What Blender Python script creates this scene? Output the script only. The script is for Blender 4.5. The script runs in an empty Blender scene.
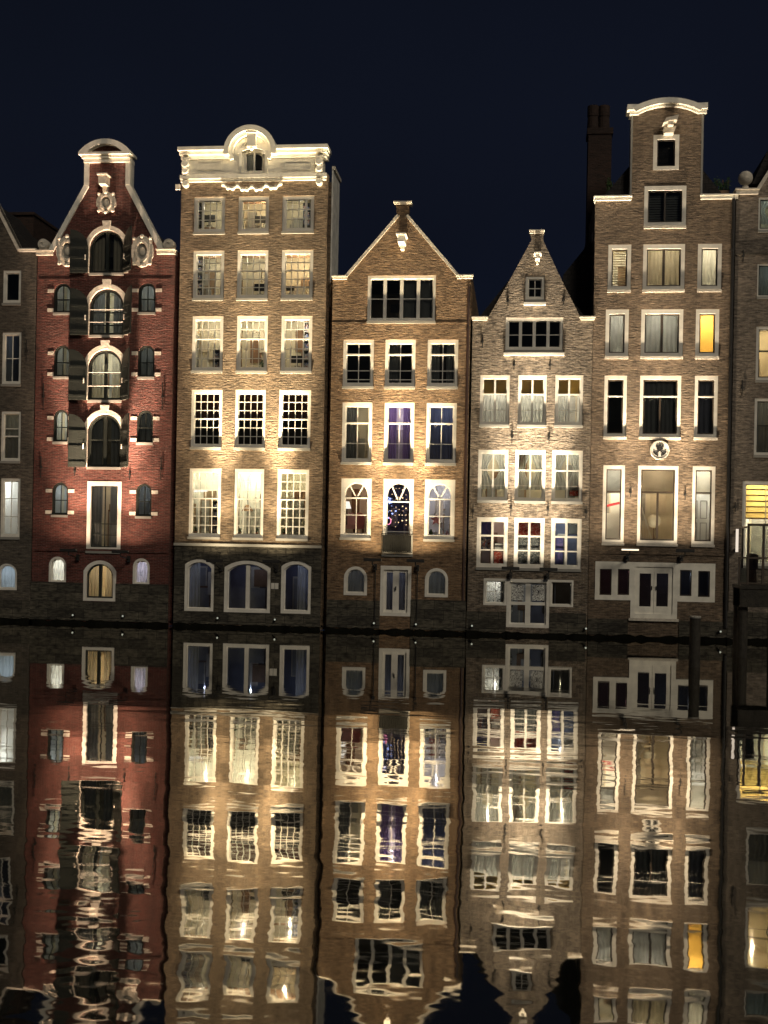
import bpy, bmesh, math, random
from mathutils import Vector
from mathutils.geometry import delaunay_2d_cdt
random.seed(7)
sc = bpy.context.scene
COL = sc.collection
R = math.radians
# ------------------------------------------------------------------ camera geometry
F, D, CH, HV = 1170.0, 45.0, 3.37, 545.0
YAW, ROLL = R(6.5), R(1.1)
def P(u, v, y=0.0):
    """picture measurement -> metres on a vertical plane parallel to the quay, y metres behind the house fronts"""
    dx, dy = u-384, v-HV
    a = dx*math.cos(ROLL)+dy*math.sin(ROLL); b = -dx*math.sin(ROLL)+dy*math.cos(ROLL)
    t = (D+y)/(math.cos(YAW)+a/F*math.sin(YAW))
    return t*(-math.sin(YAW)+a/F*math.cos(YAW)), CH-t*b/F

# ------------------------------------------------------------------ materials
def nt(m): m.use_nodes = True; return m.node_tree
def principled(name, col, rough=0.6, metal=0.0, var=0.15, vscale=3.0, bump=0.0, bscale=20.0, emis=None, estr=0.0):
    m = bpy.data.materials.new(name); t = nt(m); N = t.nodes; L = t.links
    b = N['Principled BSDF']; b.inputs['Roughness'].default_value = rough; b.inputs['Metallic'].default_value = metal
    tc = N.new('ShaderNodeTexCoord'); no = N.new('ShaderNodeTexNoise'); no.inputs['Scale'].default_value = vscale; no.inputs['Detail'].default_value = 6
    L.new(tc.outputs['Object'], no.inputs['Vector'])
    r = N.new('ShaderNodeValToRGB'); e = r.color_ramp.elements
    e[0].position, e[1].position = 0.3, 0.7
    e[0].color = (*[c*(1-var) for c in col], 1); e[1].color = (*[min(1, c*(1+var)) for c in col], 1)
    L.new(no.outputs['Fac'], r.inputs['Fac']); L.new(r.outputs['Color'], b.inputs['Base Color'])
    if bump:
        n2 = N.new('ShaderNodeTexNoise'); n2.inputs['Scale'].default_value = bscale; n2.inputs['Detail'].default_value = 4
        L.new(tc.outputs['Object'], n2.inputs['Vector'])
        bp = N.new('ShaderNodeBump'); bp.inputs['Distance'].default_value = bump; L.new(n2.outputs['Fac'], bp.inputs['Height']); L.new(bp.outputs['Normal'], b.inputs['Normal'])
    if emis:
        b.inputs['Emission Color'].default_value = (*emis, 1); b.inputs['Emission Strength'].default_value = estr
    return m
def brick(name, c1, c2, mortar, patch=0.35, bump=0.02, bw=0.21, bh=0.062, msize=0.009, rough=0.85):
    m = bpy.data.materials.new(name); t = nt(m); N = t.nodes; L = t.links; b = N['Principled BSDF']
    b.inputs['Roughness'].default_value = rough
    tc = N.new('ShaderNodeTexCoord'); sp = N.new('ShaderNodeSeparateXYZ'); L.new(tc.outputs['Object'], sp.inputs[0])
    ad = N.new('ShaderNodeMath'); ad.operation = 'ADD'; L.new(sp.outputs['X'], ad.inputs[0]); L.new(sp.outputs['Y'], ad.inputs[1])
    # courses sag and wander a little
    wv = N.new('ShaderNodeTexNoise'); wv.inputs['Scale'].default_value = 0.9; wv.inputs['Detail'].default_value = 3; L.new(tc.outputs['Object'], wv.inputs['Vector'])
    wm = N.new('ShaderNodeMath'); wm.operation = 'MULTIPLY_ADD'; wm.inputs[1].default_value = 0.22; L.new(wv.outputs['Fac'], wm.inputs[0]); L.new(sp.outputs['Z'], wm.inputs[2])
    cb = N.new('ShaderNodeCombineXYZ'); L.new(ad.outputs[0], cb.inputs['X']); L.new(wm.outputs[0], cb.inputs['Y'])
    br = N.new('ShaderNodeTexBrick'); L.new(cb.outputs[0], br.inputs['Vector'])
    br.inputs['Color1'].default_value = (*c1, 1); br.inputs['Color2'].default_value = (*c2, 1); br.inputs['Mortar'].default_value = (*mortar, 1)
    br.inputs['Scale'].default_value = 1; br.inputs['Brick Width'].default_value = bw; br.inputs['Row Height'].default_value = bh
    br.inputs['Mortar Size'].default_value = msize; br.inputs['Mortar Smooth'].default_value = 0.4; br.inputs['Bias'].default_value = -0.1
    # weathering: streaky fine, and broad patches
    mp = N.new('ShaderNodeMapping'); mp.inputs['Scale'].default_value = (3.6, 3.6, 13.0); L.new(tc.outputs['Object'], mp.inputs['Vector'])
    n1 = N.new('ShaderNodeTexNoise'); n1.inputs['Scale'].default_value = 1.0; n1.inputs['Detail'].default_value = 5; n1.inputs['Roughness'].default_value = 0.65; L.new(mp.outputs[0], n1.inputs['Vector'])
    n2 = N.new('ShaderNodeTexNoise'); n2.inputs['Scale'].default_value = 0.45; n2.inputs['Detail'].default_value = 5; L.new(tc.outputs['Object'], n2.inputs['Vector'])
    r1 = N.new('ShaderNodeMapRange'); r1.inputs['From Min'].default_value = 0.3; r1.inputs['From Max'].default_value = 0.7; r1.inputs['To Min'].default_value = 1-patch*1.25; r1.inputs['To Max'].default_value = 1+patch*0.9; L.new(n1.outputs['Fac'], r1.inputs['Value'])
    r2 = N.new('ShaderNodeMapRange'); r2.inputs['From Min'].default_value = 0.3; r2.inputs['From Max'].default_value = 0.7; r2.inputs['To Min'].default_value = 0.56; r2.inputs['To Max'].default_value = 0.92; L.new(n2.outputs['Fac'], r2.inputs['Value'])
    mu = N.new('ShaderNodeMath'); mu.operation = 'MULTIPLY'; L.new(r1.outputs[0], mu.inputs[0]); L.new(r2.outputs[0], mu.inputs[1])
    vs = N.new('ShaderNodeVectorMath'); vs.operation = 'SCALE'; L.new(br.outputs['Color'], vs.inputs[0]); L.new(mu.outputs[0], vs.inputs['Scale'])
    L.new(vs.outputs[0], b.inputs['Base Color'])
    # relief
    inv = N.new('ShaderNodeMath'); inv.operation = 'MULTIPLY_ADD'; inv.inputs[1].default_value = -0.35; L.new(br.outputs['Fac'], inv.inputs[0]); L.new(n1.outputs['Fac'], inv.inputs[2])
    mp2 = N.new('ShaderNodeMapping'); mp2.inputs['Scale'].default_value = (8, 8, 19); L.new(tc.outputs['Object'], mp2.inputs['Vector'])
    n3 = N.new('ShaderNodeTexNoise'); n3.inputs['Scale'].default_value = 1; n3.inputs['Detail'].default_value = 3; L.new(mp2.outputs[0], n3.inputs['Vector'])
    a2 = N.new('ShaderNodeMath'); a2.operation = 'ADD'; L.new(inv.outputs[0], a2.inputs[0]); L.new(n3.outputs['Fac'], a2.inputs[1])
    bp = N.new('ShaderNodeBump'); bp.inputs['Distance'].default_value = bump; bp.inputs['Strength'].default_value = 1; L.new(a2.outputs[0], bp.inputs['Height']); L.new(bp.outputs['Normal'], b.inputs['Normal'])
    return m
def glass_mat():
    m = bpy.data.materials.new('window_glass'); t = nt(m); N = t.nodes; L = t.links
    for n in list(N): N.remove(n)
    o = N.new('ShaderNodeOutputMaterial'); tr = N.new('ShaderNodeBsdfTransparent'); tr.inputs['Color'].default_value = (0.86, 0.88, 0.86, 1)
    g = N.new('ShaderNodeBsdfGlossy'); g.inputs['Roughness'].default_value = 0.03; fr = N.new('ShaderNodeFresnel'); fr.inputs['IOR'].default_value = 1.5
    no = N.new('ShaderNodeTexNoise'); no.inputs['Scale'].default_value = 2.5; tc = N.new('ShaderNodeTexCoord'); L.new(tc.outputs['Object'], no.inputs['Vector'])
    bp = N.new('ShaderNodeBump'); bp.inputs['Distance'].default_value = 0.004; L.new(no.outputs['Fac'], bp.inputs['Height']); L.new(bp.outputs['Normal'], g.inputs['Normal'])
    mx = N.new('ShaderNodeMixShader'); L.new(fr.outputs[0], mx.inputs[0]); L.new(tr.outputs[0], mx.inputs[1]); L.new(g.outputs[0], mx.inputs[2]); L.new(mx.outputs[0], o.inputs['Surface'])
    return m
def cloth(name, col, trans=0.35):
    m = bpy.data.materials.new(name); t = nt(m); N = t.nodes; L = t.links
    for n in list(N): N.remove(n)
    o = N.new('ShaderNodeOutputMaterial'); d = N.new('ShaderNodeBsdfDiffuse'); tl = N.new('ShaderNodeBsdfTranslucent'); mx = N.new('ShaderNodeMixShader'); mx.inputs[0].default_value = trans
    tc = N.new('ShaderNodeTexCoord'); no = N.new('ShaderNodeTexNoise'); no.inputs['Scale'].default_value = 3; no.inputs['Detail'].default_value = 5; L.new(tc.outputs['Object'], no.inputs['Vector'])
    r = N.new('ShaderNodeValToRGB'); r.color_ramp.elements[0].color = (*[c*0.75 for c in col], 1); r.color_ramp.elements[1].color = (*[min(1, c*1.15) for c in col], 1)
    L.new(no.outputs['Fac'], r.inputs['Fac']); L.new(r.outputs[0], d.inputs['Color']); L.new(r.outputs[0], tl.inputs['Color'])
    L.new(d.outputs[0], mx.inputs[1]); L.new(tl.outputs[0], mx.inputs[2]); L.new(mx.outputs[0], o.inputs['Surface'])
    return m
def glow(name, col, s):
    m = bpy.data.materials.new(name); t = nt(m); N = t.nodes; L = t.links
    for n in list(N): N.remove(n)
    o = N.new('ShaderNodeOutputMaterial'); e = N.new('ShaderNodeEmission'); e.inputs['Color'].default_value = (*col, 1); e.inputs['Strength'].default_value = s; L.new(e.outputs[0], o.inputs['Surface'])
    return m
def mottled(name, cols, scale=4.0, rough=0.8):
    """pictures, posters, shelves of mixed goods"""
    m = bpy.data.materials.new(name); t = nt(m); N = t.nodes; L = t.links; b = N['Principled BSDF']; b.inputs['Roughness'].default_value = rough
    tc = N.new('ShaderNodeTexCoord'); wn = N.new('ShaderNodeTexNoise'); wn.inputs['Scale'].default_value = scale; wn.inputs['Detail'].default_value = 3; wn.inputs['Distortion'].default_value = 1.2
    L.new(tc.outputs['Object'], wn.inputs['Vector']); r = N.new('ShaderNodeValToRGB'); cr = r.color_ramp; cr.interpolation = 'CONSTANT'
    k = len(cols)
    while len(cr.elements) < k: cr.elements.new(0.5)
    for i, c in enumerate(cols): cr.elements[i].position = 0.0 if i == 0 else 0.32+0.36*(i-1)/max(1, k-2); cr.elements[i].color = (*c, 1)
    L.new(wn.outputs['Fac'], r.inputs['Fac']); L.new(r.outputs[0], b.inputs['Base Color'])
    return m

M = {}
M['brick_grey'] = brick('grey_brown_brick', (0.17, 0.14, 0.105), (0.09, 0.075, 0.06), (0.18, 0.165, 0.14), 0.55, 0.034)
M['brick_taupe'] = brick('taupe_brick', (0.38, 0.31, 0.24), (0.18, 0.145, 0.115), (0.36, 0.32, 0.27), 0.55, 0.034)
M['brick_red'] = brick('red_brick', (0.215, 0.058, 0.044), (0.10, 0.027, 0.022), (0.24, 0.15, 0.12), 0.45, 0.03)
M['brick_tan'] = brick('tan_brown_brick', (0.30, 0.205, 0.125), (0.13, 0.085, 0.053), (0.33, 0.27, 0.19), 0.55, 0.034)
M['brick_orange'] = brick('orange_brown_brick', (0.38, 0.235, 0.125), (0.17, 0.095, 0.052), (0.34, 0.26, 0.17), 0.55, 0.034)
M['brick_old'] = brick('old_mixed_brick', (0.36, 0.28, 0.20), (0.15, 0.11, 0.08), (0.42, 0.37, 0.30), 0.75, 0.05)
M['brick_brown'] = brick('brown_brick', (0.31, 0.22, 0.145), (0.13, 0.09, 0.06), (0.30, 0.245, 0.18), 0.55, 0.034)
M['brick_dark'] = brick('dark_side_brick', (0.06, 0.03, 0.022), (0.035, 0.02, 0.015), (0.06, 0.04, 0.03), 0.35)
M['stone'] = brick('plinth_stone', (0.12, 0.108, 0.08), (0.045, 0.04, 0.03), (0.02, 0.018, 0.015), 0.8, 0.02, 0.75, 0.34, 0.012)
M['wet'] = principled('wet_algae_stone', (0.008, 0.008, 0.006), 0.9, var=0.4, bump=0.02)
M['wet'].node_tree.nodes['Principled BSDF'].inputs['Specular IOR Level'].default_value = 0.05
M['white'] = principled('white_paint', (0.80, 0.77, 0.69), 0.5, var=0.12, bump=0.003)
M['cream'] = principled('cream_paint', (0.86, 0.83, 0.73), 0.5, var=0.13, bump=0.004)
M['stonewhite'] = principled('pale_sandstone', (0.66, 0.61, 0.52), 0.8, var=0.18, vscale=8, bump=0.02, bscale=14)
M['flank'] = principled('grey_stucco', (0.75, 0.74, 0.68), 0.9, var=0.2)
M['greypaint'] = principled('grey_paint', (0.30, 0.29, 0.26), 0.5, var=0.08)
M['blacksash'] = principled('dark_green_sash_paint', (0.022, 0.026, 0.022), 0.35, var=0.2)
M['brownsash'] = principled('dark_brown_sash_paint', (0.06, 0.045, 0.032), 0.4, var=0.2)
M['shutter'] = principled('dark_green_shutter_paint', (0.006, 0.009, 0.006), 0.55, var=0.3, vscale=2, bump=0.01)
M['roof'] = brick('dark_roof_tile', (0.035, 0.03, 0.028), (0.022, 0.02, 0.02), (0.012, 0.012, 0.012), 0.3, 0.03, 0.25, 0.2, 0.015)
M['pipe'] = principled('brown_downpipe', (0.05, 0.026, 0.02), 0.45, var=0.2)
M['iron'] = principled('black_iron', (0.018, 0.017, 0.016), 0.5, var=0.2)
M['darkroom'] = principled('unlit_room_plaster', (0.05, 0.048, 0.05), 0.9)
M['roomcream'] = principled('cream_plaster', (0.72, 0.66, 0.52), 0.9, var=0.06)
M['roomwhite'] = principled('white_plaster', (0.8, 0.79, 0.74), 0.9, var=0.04)
M['roomblue'] = principled('blue_wall_paint', (0.17, 0.18, 0.23), 0.9)
M['joinery'] = principled('brown_joinery', (0.30, 0.21, 0.13), 0.6, var=0.2)
M['panelgrey'] = principled('grey_joinery', (0.34, 0.33, 0.30), 0.7, var=0.15)
M['paleplaster'] = principled('pale_panel', (0.66, 0.58, 0.44), 0.8, var=0.15)
M['wood'] = principled('timber', (0.22, 0.12, 0.06), 0.6, var=0.3)
M['beam'] = principled('pale_timber_beam', (0.40, 0.26, 0.17), 0.6, var=0.2)
M['oldwood'] = principled('weathered_wet_timber', (0.028, 0.024, 0.018), 0.8, var=0.5, vscale=6, bump=0.02)
M['curtain'] = cloth('cream_curtain', (0.62, 0.56, 0.44))
M['sheer'] = cloth('white_net_curtain', (0.70, 0.70, 0.66), 0.5)
M['greycurtain'] = cloth('grey_curtain', (0.26, 0.27, 0.27), 0.3)
M['bluecurtain'] = cloth('dusky_blue_curtain', (0.26, 0.27, 0.34), 0.4)
M['purplecurtain'] = cloth('violet_curtain', (0.33, 0.25, 0.42), 0.4)
M['ochreblind'] = cloth('ochre_blind', (0.5, 0.38, 0.17), 0.45)
M['brownblind'] = cloth('red_brown_blind', (0.13, 0.055, 0.04), 0.4)
M['yellowblind'] = cloth('yellow_roller_blind', (0.85, 0.60, 0.22), 0.75)
M['stripeblind'] = cloth('straw_blind', (0.85, 0.72, 0.42), 0.7)
M['glass'] = glass_mat()
M['leaf'] = principled('leaf_green', (0.05, 0.10, 0.03), 0.6, var=0.5, vscale=9)
M['pot'] = principled('terracotta', (0.35, 0.16, 0.09), 0.8)
M['cushion'] = principled('rose_fabric', (0.62, 0.24, 0.22), 0.9)
M['railiron'] = principled('matt_dark_ironwork', (0.012, 0.012, 0.011), 0.95, var=0.3)
M['railiron'].node_tree.nodes['Principled BSDF'].inputs['Specular IOR Level'].default_value = 0.1
M['pinkcloth'] = principled('pale_pink_fabric', (0.75, 0.42, 0.40), 0.9)
M['redcloth'] = principled('red_fabric', (0.5, 0.05, 0.05), 0.9)
M['black'] = principled('matt_black', (0.015, 0.015, 0.015), 0.6)
M['shop'] = mottled('colourful_prints', [(0.05, 0.05, 0.07), (0.30, 0.10, 0.10), (0.45, 0.42, 0.40), (0.10, 0.14, 0.30), (0.04, 0.04, 0.05), (0.5, 0.3, 0.2)], 5)
M['redprint'] = mottled('red_print', [(0.06, 0.03, 0.03), (0.65, 0.10, 0.07), (0.75, 0.35, 0.28), (0.5, 0.05, 0.05)], 7)
M['greyprint'] = mottled('grey_print', [(0.06, 0.06, 0.06), (0.35, 0.36, 0.36), (0.12, 0.14, 0.15), (0.55, 0.55, 0.52), (0.08, 0.1, 0.12)], 9)
M['paper'] = principled('white_paper', (0.75, 0.75, 0.72), 0.8)
M['blueprint'] = mottled('blue_print', [(0.03, 0.03, 0.06), (0.12, 0.12, 0.35), (0.2, 0.16, 0.4), (0.06, 0.07, 0.15)], 3)
M['scribble'] = mottled('white_sheet_with_black_marks', [(0.72, 0.72, 0.68), (0.02, 0.02, 0.02), (0.75, 0.75, 0.7), (0.78, 0.78, 0.74), (0.03, 0.03, 0.03), (0.75, 0.75, 0.7), (0.72, 0.74, 0.7), (0.04, 0.04, 0.05)], 8)
M['lens'] = glow('floodlight_lens', (1, 0.8, 0.55), 0.6)
M['lenslow'] = glow('floodlight_lens_dim', (1, 0.8, 0.55), 0.3)
M['dot'] = glow('quay_light_glass', (0.9, 0.92, 0.75), 0.14)
M['tube'] = glow('white_tube_glass', (1, 0.85, 0.7), 0.3)
M['fairy'] = glow('fairy_light_bulb', (1, 0.66, 0.36), 0.9)
M['lampshade'] = glow('lit_lamp_shade', (1, 0.9, 0.8), 0.45)
M['fairyblue'] = glow('blue_fairy_light_bulb', (0.35, 0.45, 1), 0.9)
M['fairypink'] = glow('pink_neon_glass', (1, 0.3, 0.5), 0.5)
M['neonred'] = glow('red_neon_glass', (1, 0.12, 0.10), 0.4)

# ------------------------------------------------------------------ mesh helpers
ORG = {}
class MB:
    def __init__(s): s.v = []; s.f = []; s.mi = []; s.m = 0
    def add(s, vs, fs):
        o = len(s.v); s.v += [tuple(v) for v in vs]; s.f += [[o+i for i in f] for f in fs]; s.mi += [s.m]*len(fs); return s
    def box(s, x0, x1, y0, y1, z0, z1):
        return s.add([(x0,y0,z0),(x1,y0,z0),(x1,y1,z0),(x0,y1,z0),(x0,y0,z1),(x1,y0,z1),(x1,y1,z1),(x0,y1,z1)],
                     [(0,3,2,1),(4,5,6,7),(0,1,5,4),(1,2,6,5),(2,3,7,6),(3,0,4,7)])
    def prism(s, loops, y0, y1, front=True, back=True):
        """loops: outer polygon then holes, in (x,z)"""
        if not loops or not isinstance(loops[0][0], (tuple, list)): loops = [loops]
        pts = []; edges = []; faces = []
        for lp in loops:
            o = len(pts); n = len(lp); pts += [Vector(p) for p in lp]; edges += [(o+i, o+(i+1) % n) for i in range(n)]
        vo, eo, fo, ov, oe, of = delaunay_2d_cdt(pts, edges, [], 0, 1e-6)
        keep = []
        for f in fo:
            cx_ = sum(vo[i].x for i in f)/len(f); cz_ = sum(vo[i].y for i in f)/len(f); ins = False
            for lp in loops:
                for (ax, az), (bx, bz) in zip(lp, lp[1:]+lp[:1]):
                    if (az > cz_) != (bz > cz_) and cx_ < (bx-ax)*(cz_-az)/(bz-az)+ax: ins = not ins
            if ins: keep.append(f)
        fo = keep
        if front: s.add([(p.x, y0, p.y) for p in vo], [list(f) for f in fo])
        if back: s.add([(p.x, y1, p.y) for p in vo], [list(reversed(f)) for f in fo])
        for lp in loops:
            n = len(lp)
            s.add([(p[0], y0, p[1]) for p in lp]+[(p[0], y1, p[1]) for p in lp], [(i, (i+1) % n, n+(i+1) % n, n+i) for i in range(n)])
        return s
    def bar(s, a, b, w, y0, y1):
        a, b = Vector(a), Vector(b); d = (b-a).normalized(); n = Vector((-d.y, d.x))*w/2
        return s.prism([tuple(a+n), tuple(a-n), tuple(b-n), tuple(b+n)], y0, y1)
    def tube(s, pts, r, n=8, r2=None):
        pts = [Vector(p) for p in pts]; rings = []
        for i, p in enumerate(pts):
            d = ((pts[min(i+1, len(pts)-1)])-(pts[max(i-1, 0)])).normalized()
            u = d.cross(Vector((0, 0, 1))); u = Vector((1, 0, 0)) if u.length < 1e-3 else u.normalized(); w = d.cross(u).normalized()
            rr = r if r2 is None else r+(r2-r)*i/(len(pts)-1)
            rings.append([p+u*rr*math.cos(2*math.pi*k/n)+w*rr*math.sin(2*math.pi*k/n) for k in range(n)])
        vs = [q for g in rings for q in g]; fs = []
        for i in range(len(pts)-1):
            for k in range(n): fs.append((i*n+k, i*n+(k+1) % n, (i+1)*n+(k+1) % n, (i+1)*n+k))
        fs.append(list(range(n))[::-1]); fs.append([(len(pts)-1)*n+k for k in range(n)])
        return s.add(vs, fs)
    def lathe(s, c, prof, n=16, axis='z'):
        vs = []; fs = []
        for (r, h) in prof:
            for k in range(n):
                a = 2*math.pi*k/n
                p = (r*math.cos(a), r*math.sin(a), h) if axis == 'z' else (r*math.cos(a), h, r*math.sin(a))
                vs.append((c[0]+p[0], c[1]+p[1], c[2]+p[2]))
        for i in range(len(prof)-1):
            for k in range(n): fs.append((i*n+k, i*n+(k+1) % n, (i+1)*n+(k+1) % n, (i+1)*n+k))
        fs.append(list(range(n))[::-1]); fs.append([(len(prof)-1)*n+k for k in range(n)])
        return s.add(vs, fs)
    def ball(s, c, r, n=10, sx=1, sy=1, sz=1):
        pr = [(max(1e-3, r*math.sin(math.pi*i/(n//2+2))), -r*math.cos(math.pi*i/(n//2+2))) for i in range(n//2+3)]
        o = len(s.v); s.lathe((0, 0, 0), pr, n)
        for i in range(o, len(s.v)): v = s.v[i]; s.v[i] = (c[0]+v[0]*sx, c[1]+v[1]*sy, c[2]+v[2]*sz)
        return s
    def build(s, name, mats, parent=None, origin=None, smooth=False, rec=True):
        if not isinstance(mats, (list, tuple)): mats = [mats]
        xs = [v[0] for v in s.v]; ys = [v[1] for v in s.v]; zs = [v[2] for v in s.v]
        if origin is None: origin = ((min(xs)+max(xs))/2, (min(ys)+max(ys))/2, min(zs)) if parent is None else ORG[parent.name]
        o = Vector(origin); me = bpy.data.meshes.new(name)
        me.from_pydata([tuple(Vector(v)-o) for v in s.v], [], s.f)
        for m in mats: me.materials.append(m)
        for p, i in zip(me.polygons, s.mi): p.material_index = i; p.use_smooth = smooth
        if rec:
            bm = bmesh.new(); bm.from_mesh(me); bmesh.ops.remove_doubles(bm, verts=bm.verts, dist=1e-5); bmesh.ops.recalc_face_normals(bm, faces=bm.faces); bm.to_mesh(me); bm.free()
        me.update()
        ob = bpy.data.objects.new(name, me); COL.objects.link(ob); ORG[ob.name] = o
        if parent is not None: ob.parent = parent; ob.location = o-ORG[parent.name]
        else: ob.location = o
        return ob
def empty(name, loc, label=None, cat=None, group=None):
    o = bpy.data.objects.new(name, None); COL.objects.link(o); o.location = loc; o.empty_display_size = 0.3; ORG[o.name] = Vector(loc)
    tag(o, label, cat, group); return o
def tag(o, label=None, cat=None, group=None, kind=None):
    if label: o['label'] = label
    if cat: o['category'] = cat
    if group: o['group'] = group
    if kind: o['kind'] = kind
    return o
def light(kind, loc, energy, col, parent=None, **k):
    l = bpy.data.lights.new('lamp_light', kind); l.energy = energy; l.color = col
    for a, b in k.items():
        if a != 'aim': setattr(l, a, b)
    o = bpy.data.objects.new('lamp_light', l); COL.objects.link(o)
    if 'aim' in k: o.rotation_euler = (Vector(k['aim'])-Vector(loc)).to_track_quat('-Z', 'Y').to_euler()
    o.location = loc
    if parent is not None: o.parent = parent; o.location = Vector(loc)-ORG[parent.name]
    return o
def arch_loop(x0, x1, z0, z1, rise, n=12):
    zs = z1-rise; cx = (x0+x1)/2; w = (x1-x0)/2
    pts = [(x0, z0), (x1, z0)]
    if rise < 1e-4: return pts+[(x1, z1), (x0, z1)]
    if rise >= w*0.98:
        for i in range(n+1): a = math.pi*i/n; pts.append((cx+w*math.cos(a), zs+rise*math.sin(a)))
    else:
        rr = (w*w+rise*rise)/(2*rise); a0 = math.asin(w/rr)
        for i in range(n+1): a = a0-2*a0*i/n; pts.append((cx+rr*math.sin(a), z1-rr+rr*math.cos(a)))
    return pts
def arch_top(x, x0, x1, z1, rise):
    zs = z1-rise; cx = (x0+x1)/2; w = (x1-x0)/2; t = min(1, abs(x-cx)/w)
    if rise < 1e-4: return z1
    if rise >= w*0.98: return zs+rise*math.sqrt(max(0, 1-t*t))
    rr = (w*w+rise*rise)/(2*rise); return z1-rr+math.sqrt(max(0, rr*rr-(x-cx)**2))

def rects(spec):
    """picture boxes of one row -> metre boxes with one common head and sill height"""
    out = []
    for (l, t, r, b) in spec:
        um, vm = (l+r)/2, (t+b)/2
        out.append([P(l, vm)[0], P(r, vm)[0], P(um, b)[1], P(um, t)[1]])
    z0 = sum(o[2] for o in out)/len(out); z1 = sum(o[3] for o in out)/len(out)
    return [(o[0], o[1], z0, z1) for o in out]

FY0, FY1 = 0.04, 0.16     # depth of window frames behind the house front
WT = 0.34                 # thickness of house fronts
def curtain_mesh(x0, x1, z0, z1, y, folds, amp=0.03, pinch=None):
    mb = MB(); n = max(8, int(folds*6)); K = 8; vs = []; ph = random.random()*6
    for j in range(K+1):
        tz = j/K; z = z1+(z0-z1)*tz
        for i in range(n+1):
            t = i/n; xx = x0+(x1-x0)*t
            if pinch: s = 1-0.45*math.sin(math.pi*min(1, tz*1.1))**2; xx = (x0+(xx-x0)*s) if pinch < 0 else (x1-(x1-xx)*s)
            vs.append((xx, y+amp*math.sin(t*folds*2*math.pi+ph+0.5*math.sin(tz*3))*(0.5+0.5*tz)+0.3*amp*math.sin(t*folds*5.1), z))
    fs = [(j*(n+1)+i, j*(n+1)+i+1, (j+1)*(n+1)+i+1, (j+1)*(n+1)+i) for j in range(K) for i in range(n)]
    return mb.add(vs, fs)
def room(win, x0, x1, z0, z1, mat, depth=1.9, mx=0.2, beams=0, shelf=False):
    a, b, c, d = x0-mx, x1+mx, z0-0.25, z1+0.2; y0, y1 = WT+0.002, WT+depth; t = 0.05
    mb = MB(); mb.box(a-t, a, y0, y1, c-t, d+t).box(b, b+t, y0, y1, c-t, d+t).box(a, b, y0, y1, c-t, c).box(a, b, y0, y1, d, d+t).box(a-t, b+t, y1+0.002, y1+0.002+t, c-t, d+t)
    mats = [mat]
    if mat.name not in ('unlit_room_plaster', 'white_sheet_with_black_marks'):
        # built-in joinery: doors, niches, panels, a window board
        mats = [mat, M['joinery'], M['panelgrey'], M['wood'], M['paleplaster']]; rn = random.Random(int(x0*977+z0*131)); w_ = b-a; h_ = d-c
        for q in range(rn.choice((2, 3, 4))):
            u = a+rn.uniform(0.05, 0.6)*w_; ww = rn.uniform(0.15, 0.38)*w_; kind = rn.random(); mb.m = rn.choice((1, 2, 3, 4, 4))
            lo, hi = (c+0.001, c+h_*rn.uniform(0.45, 0.8)) if kind < 0.5 else (c+h_*rn.uniform(0.3, 0.5), c+h_*rn.uniform(0.6, 0.85))
            mb.box(u, min(b-0.02, u+ww), y1-0.05-0.03*q, y1-0.001, lo, hi)
            if kind < 0.5: mb.m = 2; mb.box(u+0.05, min(b-0.07, u+ww-0.05), y1-0.07-0.03*q, y1-0.052-0.03*q, lo+0.1, hi-0.08)
        mb.m = 3; mb.box(a+0.001, b-0.001, y1-0.03, y1-0.002, c+0.001, c+0.16)
        sd = rn.choice((a, b)); mb.m = rn.choice((1, 2)); s0, s1 = (a+0.001, a+0.06) if sd == a else (b-0.06, b-0.001); mb.box(s0, s1, y0+0.3, y1-0.2, c+0.002, c+h_*rn.uniform(0.5, 0.85))
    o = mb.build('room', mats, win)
    if beams:
        m2 = MB()
        for k in range(beams): yb = y0+0.15+k*(depth-0.3)/beams; m2.box(a+0.003, b-0.003, yb, yb+0.12, d-0.16, d-0.003)
        m2.build('ceiling_beam', M['beam'], win)
    return o
LK = {'canal_house': 1.3, 'canal_house.001': 2.4, 'canal_house.002': 1.5, 'canal_house.003': 1.3, 'canal_house.004': 2.2, 'canal_house.005': 1.7, 'canal_house.006': 1.2}
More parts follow.
